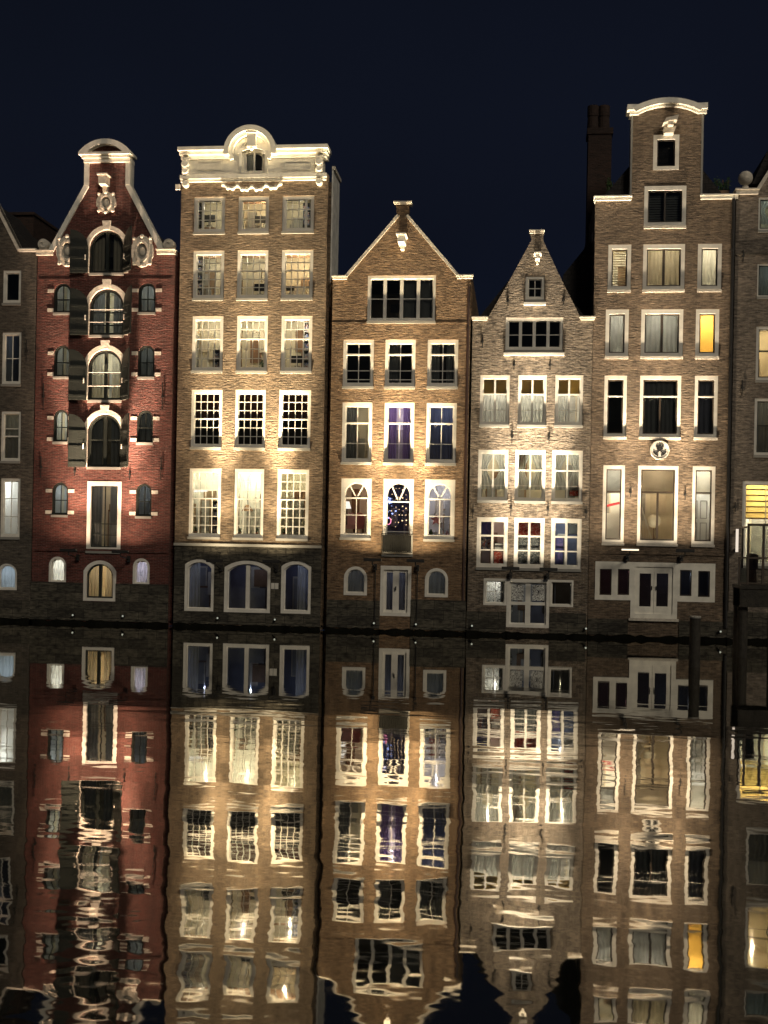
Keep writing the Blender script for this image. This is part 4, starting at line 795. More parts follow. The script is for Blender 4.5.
# ------------------------------------------------------------------ HOUSE 6: right edge
xl, xr = P(731.5, 450)[0], P(860, 450)[0]
zl = P(745, 190)[1]
s_ = [rects([b])[0] for b in ((758.5, 197, 785, 230), (757.3, 263.5, 785, 296.5), (756, 326, 784, 380), (754.3, 398, 783, 455), (742, 481, 790, 566))]
more6 = [(r[1]+0.8, r[1]+1.7, r[2], r[3]) for r in s_[:4]]
out = [(xl, 0), (xr, 0), (xr, zl), (P(756, 188)[0], zl), (xl, zl)]
pk = P(800, 120); out = [(xl, 0), (xr, 0), (xr, zl), (pk[0], pk[1]), (P(757, 188)[0], zl), (xl, zl)]
H6 = house('canal_house', 'dim brown brick house cut off by the right edge, ball ornament on its shoulder', out, [loop(r) for r in s_+more6], 'brick_taupe', P(731.9, 450)[0], xr, zl)
window(H6, s_[0], 0.06, inside='lit', power=1.5, sash='blacksash', cur=('tied', 'sheer'), lcol=(0.85, 1, 0.92)); window(H6, s_[1], 0.05, inside='lit', power=3, sash='blacksash', cur=('full', 'greycurtain'), lcol=(0.85, 1, 0.92))
window(H6, s_[2], 0.1, inside='lit', power=10, rails=(0.45,), railw=0.05, sash='blacksash', sashrail='blacksash', lcol=(1, 0.8, 0.5)); window(H6, s_[3], 0.1, inside='lit', power=3, rails=(0.48,), railw=0.05, cur=('full', 'greycurtain'), sash='blacksash', sashrail='blacksash')
w6 = window(H6, s_[4], 0.11, inside='lit', power=48, lcol=(1, 0.90, 0.68), roommat='roomwhite', cols=(0.5,), sash='white', depth=1.6)
r = s_[4]; m = MB(); zt_, zb_ = r[3]-0.12, P(760, 519)[1]
for i in range(6):
    a = zt_+(zb_-zt_)*i/6; b = zt_+(zb_-zt_)*(i+0.78)/6; m.box(r[0]+0.12, r[1]-0.12, 0.26, 0.27, b, a)
m.build('blind', M['stripeblind'], w6)
m = MB()
for i in range(6): a = zt_+(zb_-zt_)*(i+0.78)/6; b = zt_+(zb_-zt_)*(i+1)/6; m.box(r[0]+0.12, r[1]-0.12, 0.262, 0.268, b, a)
m.build('blind_band', M['wood'], w6)
for r in more6: window(H6, r, 0.1, rails=(0.45,))
ledge(H6, (P(736, 188)[0], zl+0.02), (P(757.5, 188)[0], zl+0.02), 0.2, 0.14, 'stonewhite')
x, z = P(746, 177.5); m = MB().ball((x, 0.1, z), 0.27, 16); m.lathe((x, 0.1, zl), [(0.2, 0), (0.12, 0.1), (0.12, 0.16)], 12); m.build('ball_finial', M['stonewhite'], H6, smooth=True)
coping(H6, [(P(757, 188)[0]-0.05, zl), (pk[0], pk[1])], 0.13, 0.06, 'stonewhite')
m = MB(); c = P(752, 184, 0.5); MB().prism([(c[0], c[1]), (xr, c[1]), (xr, P(840, 90, 0.5)[1]), P(820, 80, 0.5), P(768, 150, 0.5)], 0.5, 9).build('roof', M['roof'], H6)
anchors(H6, [(743, 250, 262), (742, 380, 396), (735, 502, 512)])
MB().box(P(733, 254)[0], xr, -0.05, -0.003, P(745, 255.3)[1], P(745, 253)[1]).build('string_course', M['brick_grey'], H6)
plinth(H6, P(727.5, 600)[0], xr, P(745, 612)[1])

# ------------------------------------------------------------------ floodlights (mounted on poles just off the quay foot)
WARM = (1.0, 0.79, 0.50)
def flood(u, v, top_z, label, k=1.0, col=WARM, dim=False, khi=1.0, tilt=0.12, lit=False, hi2=1.0, pole=False):
    x, z = P(u, v, -1.1); yy = -1.1
    e = empty('floodlight', (x, yy, z), label, 'floodlight', 'floodlights along the foot of the houses')
    m = MB(); m.box(x-0.33, x+0.33, yy-0.07, yy+0.07, z-0.09, z-0.01); m.box(x-0.33, x+0.33, yy-0.085, yy-0.072, z-0.07, z+0.03); m.build('lamp_housing', M['iron'], e)
    (MB().box(x-0.31, x+0.31, yy-0.11, yy-0.087, z-0.045, z+0.01) if lit else MB().box(x-0.31, x+0.31, yy-0.06, yy+0.06, z-0.009, z-0.004)).build('lens', M['lens'] if lit else M['lenslow'], e)
    m = MB(); m.tube([(x, yy, z-0.09), (x, yy, z-0.2), (x, -0.17, z-0.32)], 0.025, 6); m.box(x-0.06, x+0.06, -0.172, -0.085, z-0.44, z-0.2); (m.tube([(x, -0.10, z-0.4), (x, -0.10, 0.5)], 0.018, 6) if pole else None); m.build('arm', M['iron'], e)
    light('AREA', (x, yy, z+0.01), 28*k, col, e, shape='RECTANGLE', size=0.6, size_y=0.1, spread=R(150), aim=(x, yy+tilt*3, z+3))
    light('SPOT', (x, yy, z+0.03), 820*k*khi, col, e, spot_size=R(62), spot_blend=1.0, shadow_soft_size=0.12, aim=(x, 0.3, z+top_z*0.55))
    light('SPOT', (x, yy, z+0.03), 3600*k*khi*hi2, col, e, spot_size=R(30), spot_blend=1.0, shadow_soft_size=0.12, aim=(x, 0.35, z+top_z*0.95))
    return e
RED = (1.0, 0.70, 0.48)
flood(68.5, 549.5, 14, 'left bar floodlight in front of the red house', 0.66, RED, khi=1.6, hi2=1.6)
flood(120.5, 551, 14, 'right bar floodlight in front of the red house', 0.66, RED, khi=1.6, hi2=1.6)
flood(215, 560, 16, 'left bar floodlight before the stone base of the cream corniced house', 0.8, khi=1.15, hi2=2.7)
flood(271.5, 560.5, 16, 'bar floodlight above the white nameplate on the cream corniced house', 0.88, khi=1.15, hi2=2.7)
flood(372.5, 559, 12, 'bar floodlight above the left arched window of the orange brown house', 0.95, pole=True, hi2=1.4)
flood(415.5, 560, 12, 'bar floodlight above the right of the double door on the orange brown house', 0.95, pole=True, hi2=1.4)
flood(510.5, 567.5, 12, 'left bar floodlight below the shop windows of the narrow weathered house', 0.72, (1, 0.83, 0.6), hi2=1.6)
flood(548.5, 568.5, 12, 'right bar floodlight below the shop windows of the narrow weathered house', 0.72, (1, 0.83, 0.6), hi2=1.6)
flood(630, 549.3, 16, 'glowing bar floodlight left of the middle lit window on the plaque house', 0.85, (1, 0.80, 0.56), lit=True)
flood(685, 549.8, 16, 'dark bar floodlight right of the middle lit window on the plaque house', 0.85, (1, 0.80, 0.56))
# ------------------------------------------------------------------ small quay lights at the waterline
dots = [(73, 616.5, 'left small round quay light under the red house'), (123, 616, 'right small round quay light under the red house'), (217.7, 618, 'left small round quay light under the cream corniced house'), (275, 619.5, 'right small round quay light under the cream corniced house'),
        (374, 623.5, 'small round quay light left of the double door of the orange brown house'), (416, 624.5, 'small round quay light right of the double door of the orange brown house'), (472, 627, 'small quay light at the foot between orange brown and weathered houses'), (586, 628.5, 'small quay light at the foot between weathered and plaque houses'), (720.5, 631.5, 'small round quay light behind the mooring post')]
dot0 = None
for (u, v, lab) in dots:
    x, z = P(u, v, -0.2); z = max(z, 0.35)
    if dot0 is None:
        e = empty('quay_light', (x, -0.2, z), lab, 'lamp', 'small lights along the quay foot'); m = MB().lathe((x, -0.2, z), [(0.05, 0.0), (0.05, 0.12), (0.03, 0.13)], 12, 'y'); m.build('lamp_body', M['iron'], e); MB().ball((x, -0.24, z), 0.035, 10).build('lamp_glass', M['dot'], e, smooth=True); dot0 = e
    else:
        e = dot0.copy(); COL.objects.link(e); e.location = (x, -0.2, z); e['label'] = lab; ORG[e.name] = Vector((x, -0.2, z))
        for c in list(dot0.children):
            d = c.copy(); COL.objects.link(d); d.parent = e
# ------------------------------------------------------------------ mooring post, jetty, glazed screen
def scale_at(u, v):   # distance where the water meets a picture point
    b = v-HV-(u-384)*math.tan(ROLL); return F*CH/b
def onplane(u, v, t):
    y = t*math.cos(YAW)-D+ (u-384)/F*t*math.sin(YAW); return P(u, v, y), y
t = scale_at(695, 667); (x, zt), y = onplane(695.3, 616, t)
e = empty('mooring_post', (x, y, 0), 'round timber mooring post with pale cap standing in the water before the tall house', 'post')
rnd = random.Random(3); m = MB().lathe((x, y, 0), [(0.17, -1.5), (0.165, 0.0), (0.16, 0.5), (0.155, zt-0.06)], 18); m.build('shaft', M['oldwood'], e)
MB().lathe((x, y, 0), [(0.165, zt-0.058), (0.17, zt-0.03), (0.16, zt), (0.05, zt+0.01)], 18).build('cap', M['greypaint'], e)
t = scale_at(744, 658); (jx, _), jy = onplane(744.5, 600, t)
jz0, jz1 = onplane(744, 607, t)[0][1], onplane(744, 585, t)[0][1]; jl = onplane(739.5, 600, t)[0][0]
e = empty('jetty', (jx+2, jy, 0), 'dark timber jetty on thick posts at the right edge', 'jetty')
m = MB(); m.box(jl, jl+7, jy-0.1, jy+1.3, jz1-0.12, jz1); m.build('deck', M['oldwood'], e)
m = MB(); m.box(jl+0.02, jl+6.98, jy-0.06, jy+0.1, jz0, jz1-0.122); m.box(jl+0.02, jl+6.98, jy+1.1, jy+1.26, jz0, jz1-0.122); m.build('edge_beam', M['oldwood'], e)
for (xx, yy) in ((jx, jy+0.28), (jx+0.95, jy+0.28), (jx+3.2, jy+0.28), (jx, jy+0.95), (jx+3.2, jy+0.95)):
    MB().lathe((xx, yy, 0), [(0.17, -1.5), (0.165, jz0-0.0)], 14).build('post', M['oldwood'], e)
M['porchglass'] = M['glass']
sx = onplane(749, 560, t)[0][0]; szt = onplane(752, 526, t)[0][1]; sy = jy+0.15
e = empty('glass_screen', (sx+1.5, sy, jz1), 'dark framed glass wind screen standing on the jetty', 'screen')
m = MB(); X = [sx, sx+0.47, sx+1.4, sx+2.3, sx+3.2]
for xx in X: m.box(xx-0.035, xx+0.035, sy, sy+0.07, jz1+0.002, szt)
m.box(sx-0.035, sx+3.235, sy-0.01, sy+0.08, szt+0.001, szt+0.08); zr = onplane(755, 558, t)[0][1]; m.box(sx-0.30, sx+3.2, sy+0.008, sy+0.062, zr-0.03, zr+0.03); m.box(sx-0.30, sx+3.2, sy+0.008, sy+0.062, jz1+0.02, jz1+0.08)
m.box(sx-0.30, sx-0.24, sy, sy+0.07, jz1+0.002, zr+0.031)
for (xx) in (sx, sx+3.2): m.box(xx-0.03, xx+0.03, sy+0.072, sy+1.05, szt-0.06, szt); m.box(xx-0.03, xx+0.03, sy+0.98, sy+1.05, jz1+0.002, szt-0.062)
m.build('frame', M['brownsash'], e)
MB().box(sx-0.28, sx+3.2, sy+0.03, sy+0.036, jz1+0.08, zr-0.03).build('lower_pane', M['glass'], e); MB().box(sx, sx+3.2, sy+0.03, sy+0.036, zr+0.03, szt).build('upper_pane', M['glass'], e)
# things standing on the jetty, dimly seen
xx = sx-0.05; MB_ = MB(); MB_.box(xx-0.14, xx+0.16, sy+0.4, sy+0.7, jz1+0.30, jz1+0.52); MB_.box(xx-0.11, xx+0.13, sy+0.43, sy+0.67, jz1+0.002, jz1+0.299)
tag(MB_.build('storage_box', M['greypaint']), 'grey storage box standing behind the low glass of the jetty', 'box')
xx = sx+0.24; MB_ = MB(); MB_.lathe((xx, sy+0.6, jz1), [(0.16, 0.002), (0.14, 0.5), (0.19, 0.52), (0.19, 0.95), (0.1, 1.0)], 12)
tag(MB_.build('jetty_heater', M['brownsash']), 'brown round patio heater base behind the jetty glass', 'heater')
x, za = P(737.3, 529, -0.3); zb_ = P(737.3, 552, -0.3)[1]
e = empty('tube_lamp', (x, -0.2, zb_), 'upright white tube lamp on the wall left of the striped blind window', 'lamp')
MB().tube([(x, -0.3, zb_), (x, -0.3, za)], 0.05, 10).build('tube', M['tube'], e); MB().box(x-0.05, x+0.05, -0.25, -0.003, zb_+0.05, zb_+0.12).box(x-0.05, x+0.05, -0.25, -0.003, za-0.12, za-0.05).build('bracket', M['iron'], e)

# ------------------------------------------------------------------ window displays
def sill_z(r, fw): return r[2]+fw
def obj_at(u, v, y=0.42): return P(u, v, y)
# pendant lamp in the brightest window
r = w5[1]; x, z = P(247.5, 508, 0.8); e = empty('pendant_lamp', (x, 0.8, z), 'brown cone pendant lamp hanging in the brightest window of the corniced house', 'lamp')
MB().lathe((x, 0.8, z-0.12), [(0.24, 0), (0.10, 0.2), (0.05, 0.26)], 16).build('shade', M['wood'], e); MB().tube([(x, 0.8, z+0.13), (x, 0.8, r[3]+0.15)], 0.008, 5).build('cord', M['black'], e)
r = w5[0]; x, z = P(200, 491, 0.9); e = empty('ring_lamp', (x, 0.9, z), 'glowing ring lamp behind the lower left window of the corniced house', 'lamp')
m = MB(); m.tube([(x+0.3*math.cos(a), 0.9+0.3*math.sin(a), z+0.02*math.cos(a)) for a in [i*math.pi/10 for i in range(21)]], 0.03, 6).build('ring', M['lampshade'], e); MB().tube([(x, 0.9, z), (x, 0.9, r[3]+0.15)], 0.008, 5).tube([(x-0.3, 0.9, z-0.02), (x+0.3, 0.9, z+0.02)], 0.008, 5).build('cord', M['black'], e)
names = {0: 'small potted plant on the left ground window sill of the corniced house', 1: 'potted plant at left of the brightest window sill of the corniced house', 2: 'potted plant at right of the brightest window sill of the corniced house', 3: 'dark potted plant in the many paned window of the corniced house'}
for i, (u, r) in enumerate(((195.5, w5[0]), (239, w5[1]), (256, w5[1]), (284, w5[2]))):
    x = P(u, 530, 0.3)[0]; MB().box(x-0.16, x+0.16, 0.2, 0.45, r[2]-0.05, r[2]+0.11).build('sill_board', M['roomwhite'], H2)
    potted(x, 0.33, r[2]+0.113, 0.16, names[i])
# cabinets and people-less furniture silhouettes inside the corniced house
def cabinet(u0, u1, v0, v1, y, mat, label, shelves=3):
    x0, z1 = P(u0, v0, y); x1, z0 = P(u1, v1, y); e = empty('bookcase', ((x0+x1)/2, y, z0), label, 'bookcase')
    m = MB(); t = 0.03; m.box(x0, x0+t, y, y+0.3, z0, z1).box(x1-t, x1, y, y+0.3, z0, z1).box(x0+t, x1-t, y+0.28, y+0.3, z0, z1)
    m.build('carcass', M[mat], e); s = MB()
    for k in range(shelves+1): zz = z0+(z1-z0-t)*k/shelves; s.box(x0+t, x1-t, y+0.001, y+0.279, zz, zz+t)
    s.build('shelf', M[mat], e)
    b = MB(); rnd = random.Random(int(u0))
    for k in range(shelves):
        zz = z0+(z1-z0-t)*k/shelves+t+0.001; xx = x0+t+0.01; hmax = (z1-z0)/shelves-0.06
        while xx < x1-t-0.06: wd = rnd.uniform(0.03, 0.06); b.box(xx, xx+wd*0.9, y+0.05, y+0.25, zz, zz+hmax*rnd.uniform(0.6, 0.95)); xx += wd
    b.build('row_of_books', M['shop'], e)
cabinet(195.5, 201, 203, 226, 1.2, 'black', 'dark bookcase in the top left window of the corniced house')
cabinet(303, 310, 203, 226, 1.2, 'black', 'dark bookcase in the top right window of the corniced house')
cabinet(196, 202.5, 257, 296, 1.2, 'greypaint', 'grey bookcase in the second floor left window of the corniced house', 5)
cabinet(213, 219.5, 350, 369, 1.0, 'black', 'low black bookcase in the third row left window of the corniced house', 2)
cabinet(304, 311, 322, 369, 1.3, 'greypaint', 'tall grey bookcase in the third row right window of the corniced house', 5)
cabinet(212.5, 218.5, 501, 534, 1.3, 'black', 'black bookcase behind the ring lamp window of the corniced house', 4)
# monitors on desks
def monitor(u, v, y, label, s=0.24):
    x, z = P(u, v, y); e = empty('desk_monitor', (x, y, z), label, 'monitor'); MB().box(x-s, x+s, y, y+0.03, z+0.12, z+0.12+s*1.2).build('screen', M['black'], e); MB().box(x-0.03, x+0.03, y+0.005, y+0.03, z, z+0.119).box(x-0.1, x+0.1, y-0.06, y+0.1, z-0.02, z-0.001).build('stand', M['greypaint'], e)
monitor(209, 225, 0.9, 'black monitor in the top left window of the corniced house')
monitor(260, 226, 0.9, 'black monitor in the top middle window of the corniced house')
monitor(260, 294, 0.8, 'black monitor in the second floor middle window of the corniced house')
monitor(290, 294, 0.8, 'black monitor in the second floor right window of the corniced house', 0.16)
monitor(297, 366, 0.8, 'black monitor in the third row right window of the corniced house')
potted(P(262, 366, 0.5)[0], 0.5, w3[1][2]-0.02, 0.3, 'leafy plant in the third row middle window of the corniced house')
# fanlight windows of the orange-brown house
x, z = P(347, 505, 0.8); e = empty('table_lamp', (x, 0.8, z-0.5), 'lit white table lamp in the left fanlight window', 'lamp'); MB().lathe((x, 0.8, z-0.14), [(0.17, 0), (0.09, 0.28)], 14).build('lamp_shade', M['lampshade'], e); MB().tube([(x, 0.8, z-0.9), (x, 0.8, z-0.15)], 0.02, 6).build('stem', M['black'], e)
def armchair(u, v, y, mat, label, w=0.5):
    x, z = P(u, v, y); e = empty('chair', (x, y, z), label, 'chair'); m = MB()
    m.prism(arch_loop(x-w/2, x+w/2, z+0.25, z+0.85, w*0.35), y+0.1, y+0.2); m.build('backrest', M[mat], e)
    MB().box(x-w/2, x+w/2, y-0.25, y+0.098, z+0.2, z+0.36).build('seat', M[mat], e)
    for sx_ in (-1, 1):
        for sy_ in (-0.2, 0.15): MB().tube([(x+sx_*w*0.42, y+sy_, z-0.2), (x+sx_*w*0.42, y+sy_, z+0.2)], 0.02, 6).build('leg', M['wood'], e)
armchair(349.5, 534, 0.75, 'pinkcloth', 'pale pink chair in the left part of the left fanlight window', 0.42); armchair(358.5, 534, 0.9, 'cushion', 'rose chair in the middle of the left fanlight window', 0.42)
rnd = random.Random(5)
e = empty('string_lights', (P(400, 500, 0.5)[0], 0.5, P(400, 480, 0.5)[1]), 'curtain of warm string lights in the balcony window', 'lights'); m = MB(); c = MB()
for i in range(5):
    xx = P(392+i*3.6, 500, 0.5)[0]; z0_ = P(400, 484+rnd.uniform(0, 5), 0.5)[1]; z1_ = P(400, 530-rnd.uniform(0, 8), 0.5)[1]; c.tube([(xx, 0.5, z0_), (xx+0.02, 0.5, z1_)], 0.004, 4)
    zz = z0_
    while zz > z1_: m.ball((xx+rnd.uniform(-0.02, 0.02), 0.5, zz), rnd.choice((0.014, 0.018, 0.026)), 6); zz -= rnd.uniform(0.14, 0.36)
m.build('bulbs', M['fairy'], e); c.build('wire', M['black'], e)
e = empty('decoration', (P(389, 510, 0.6)[0], 0.6, P(389, 525, 0.6)[1]), 'cluster of blue and pink lights at the left of the balcony window', 'lights'); m = MB()
for i in range(22): x, z = P(389+rnd.gauss(0, 2.4), 504+rnd.gauss(0, 8), 0.6); m.ball((x, 0.6, z), rnd.choice((0.015, 0.025, 0.035)), 6)
m.build('bulbs', M['fairyblue'], e); m = MB(); x, z = P(388, 521, 0.6); m.tube([(x+0.12*math.cos(a), 0.6, z+0.14*math.sin(a)) for a in [i*0.63 for i in range(11)]], 0.02, 5).build('pink_ring', M['fairypink'], e)
for (u_, lab_) in ((190, 'blue decorative lights in the left basement window of the corniced house'), (305, 'blue decorative lights in the right basement window of the corniced house')):
    e = empty('decoration', (P(u_, 590, 0.5)[0], 0.5, P(u_, 605, 0.5)[1]), lab_, 'lights'); m = MB()
    for i in range(16): x, z = P(u_+rnd.gauss(0, 2.0), 585+rnd.gauss(0, 9), 0.5); m.ball((x, 0.5, z), rnd.choice((0.012, 0.02, 0.028)), 6)
    m.build('bulbs', M['fairyblue'], e)
x, z = P(436, 520, 0.7); e = empty('paper_star', (x, 0.7, z), 'pink paper star in the right fanlight window', 'decoration'); pts = []
for i in range(10): a = math.pi/2+i*math.pi/5; q = 0.24 if i % 2 == 0 else 0.1; pts.append((x+q*math.cos(a), z+q*math.sin(a)))
MB().prism(pts, 0.66, 0.72).build('star_body', M['cushion'], e); MB().tube([(x, 0.69, z+0.24), (x, 0.69, v3[1][3]+0.1)], 0.004, 4).build('cord', M['black'], e)
sh = v3[1]; b = MB().box(sh[0]+0.1, sh[1]-0.1, 0.36, 0.9, sh[2]-0.1, sh[2]+0.16).build('side_table', M['roomwhite']); tag(b, 'low white table behind the right fanlight window', 'table')
for i, (u, hh, mt, lb) in enumerate(((431, 0.22, 'leaf', 'green jar on the white table in the right fanlight window'), (436, 0.15, 'roomwhite', 'small white jar left of centre on the table in the right fanlight window'), (441, 0.28, 'roomwhite', 'tall white vase on the table in the right fanlight window'), (447, 0.18, 'pinkcloth', 'pink jar at the right of the table in the right fanlight window'))):
    x = P(u, 530, 0.5)[0]; z = sh[2]+0.162; tag(MB().lathe((x, 0.5, z), [(0.05, 0), (0.08, hh*0.4), (0.035, hh*0.8), (0.045, hh)], 12).build('vase', M[mt], smooth=True), lb, 'vase')
# shop windows of the weathered house: pictures hung behind the panes
def picture(r, fx0, fx1, fz0, fz1, mat, label, y=0.42):
    x0, x1, z0, z1 = r; w, h = x1-x0, z1-z0; a, b, c, d = x0+w*fx0, x0+w*fx1, z0+h*fz0, z0+h*fz1
    e = empty('picture', ((a+b)/2, y, c), label, 'picture'); MB().box(a, b, y, y+0.02, c, d).build('print', M[mat], e); MB().prism([loop((a-0.02, b+0.02, c-0.02, d+0.02)), loop((a+0.002, b-0.002, c+0.002, d-0.002))], y-0.01, y+0.03).build('frame', M['black'], e)
picture(u3[1], 0.13, 0.46, 0.66, 0.93, 'redprint', 'red print in the upper left pane of the middle shop window'); picture(u3[1], 0.54, 0.88, 0.66, 0.93, 'redprint', 'red print in the upper right pane of the middle shop window')
picture(u3[1], 0.13, 0.46, 0.10, 0.62, 'greyprint', 'grey poster in the lower left half of the middle shop window'); picture(u3[1], 0.54, 0.88, 0.10, 0.62, 'greyprint', 'grey poster in the lower right half of the middle shop window')
picture(u3[0], 0.56, 0.88, 0.08, 0.32, 'redprint', 'red print in the bottom right pane of the left shop window')
picture(u3[0], 0.13, 0.44, 0.66, 0.93, 'blueprint', 'violet blue print in the upper left pane of the left shop window'); picture(u3[0], 0.13, 0.44, 0.36, 0.62, 'shop', 'coloured print in the middle left pane of the left shop window')
picture(u3[0], 0.58, 0.86, 0.36, 0.48, 'paper', 'small white card in the middle right pane of the left shop window')
picture(u3[2], 0.58, 0.90, 0.70, 0.93, 'paper', 'white framed notice in the upper right pane of the right shop window'); picture(u3[2], 0.12, 0.42, 0.10, 0.62, 'blueprint', 'blue poster at the left of the right shop window')
picture(u2[1], 0.10, 0.34, 0.72, 0.93, 'redprint', 'small red brown picture in the upper left pane above the middle shop window', 0.34)
picture(u2[2], 0.60, 0.95, 0.12, 0.34, 'redprint', 'red cushion like picture low in the window above the right shop window', 0.34)
# plaque house: door leaves, lamp shade, red tube
x0, x1, z0, z1 = t4[2]; e = empty('cupboard', ((x0+x1)/2, 1.2, z0), 'white panelled cupboard in the right lit window of the plaque house', 'cupboard'); MB().box(x0+0.05, (x0+x1)/2-0.005, 1.2, 1.25, z0, z0+(z1-z0)*0.66).build('door', M['roomwhite'], e)
MB().box((x0+x1)/2+0.005, x1-0.05, 1.2, 1.25, z0, z0+(z1-z0)*0.66).build('door', M['roomwhite'], e); m = MB()
for a in (x0+0.12, (x0+x1)/2+0.06):
    for c in (z0+0.15, z0+1.0): m.prism([loop((a, a+0.26, c, c+0.7)), loop((a+0.03, a+0.23, c+0.03, c+0.67))], 1.18, 1.199)
m.build('panel_moulding', M['panelgrey'], e)
x, z = P(654, 521, 1.0); e = empty('globe_lamp', (x, 1.0, z), 'round pale lamp shade in the middle lit window of the plaque house', 'lamp'); MB().ball((x, 1.0, z), 0.26, 16).build('lamp_shade', M['roomcream'], e, smooth=True); MB().tube([(x, 1.0, z-1.0), (x, 1.0, z-0.26)], 0.015, 6).build('stem', M['wood'], e)
x0, x1, z0, z1 = t4[1]; e = empty('staircase', (x0+0.5, 1.5, z0), 'wooden stair rail seen through the middle lit window of the plaque house', 'staircase'); m = MB(); a, b = P(639, 500, 1.5), P(652, 540, 1.5); m.bar(a, b, 0.06, 1.5, 1.55)
m.build('handrail', M['roomwhite'], e); m = MB()
for i in range(8): t_ = i/8; xx = a[0]+(b[0]-a[0])*t_; m.tube([(xx, 1.525, z0-0.1), (xx, 1.525, a[1]+(b[1]-a[1])*t_)], 0.015, 5)
m.build('balusters', M['roomwhite'], e)
xa, za_ = P(605.5, 506, 0.7); xb, zb2 = P(619.5, 503, 0.7); tag(MB().tube([(xa, 0.7, za_), (xb, 0.7, zb2)], 0.05, 10).build('neon_tube', M['neonred']), 'red glowing tube in the left lit window of the plaque house', 'lamp')
x0, x1, z0, z1 = t4[0]; x, z = P(613, 526, 1.2); tag(MB().box(x-0.3, x+0.3, 1.2, 1.24, z-0.6, z+0.5).build('room_screen', M['roomwhite']), 'pale folding screen in the left lit window of the plaque house', 'screen')
# shaggy planting on the plaque house roof shoulders
def bush(u0, u1, vt, vb, y, label, seed):
    x0, z1 = P(u0, vt, y); x1, z0 = P(u1, vb, y); z0 = max(z0, zlH5+0.04); rnd = random.Random(seed); e = empty('roof_shrub', ((x0+x1)/2, y, z0), label, 'shrub', 'shrubs on the roof shoulders')
    MB().box(x0+0.05, x1-0.05, y-0.15, y+0.15, z0-0.6, z0+0.14).build('planter', M['wood'], e)
    m = MB()
    for k in range(420):
        xx = rnd.uniform(x0, x1); hh = (0.45+0.55*math.sin(xx*7+seed)**2)*(z1-z0); c = Vector((xx, y+rnd.uniform(-0.2, 0.2), z0+0.12+hh*rnd.random()**0.8)); q = rnd.uniform(0.025, 0.05)
        u = Vector((rnd.uniform(-1, 1), rnd.uniform(-1, 1), rnd.uniform(-0.5, 1))).normalized()*q*1.7; w = u.orthogonal().normalized()*q*0.6; m.add([c-u, c+w, c+u, c-w], [(0, 1, 2, 3)])
    m.build('foliage', M['leaf'], e, rec=False); m = MB()
    for k in range(9): xx = x0+(x1-x0)*(k+0.5)/9; m.tube([(xx, y, z0+0.1), (xx+rnd.uniform(-0.1, 0.1), y, z0+0.12+(z1-z0)*0.8)], 0.01, 4)
    m.build('stems', M['wood'], e)
zlH5 = (P(614, 197)[1]+P(718, 195.5)[1])/2-0.3
bush(607, 629, 182, 196, 0.75, 'dark shrub on the roof shoulder left of the curved neck gable', 1); bush(706, 730, 180, 195, 0.75, 'dark shrub on the roof shoulder right of the curved neck gable', 4)

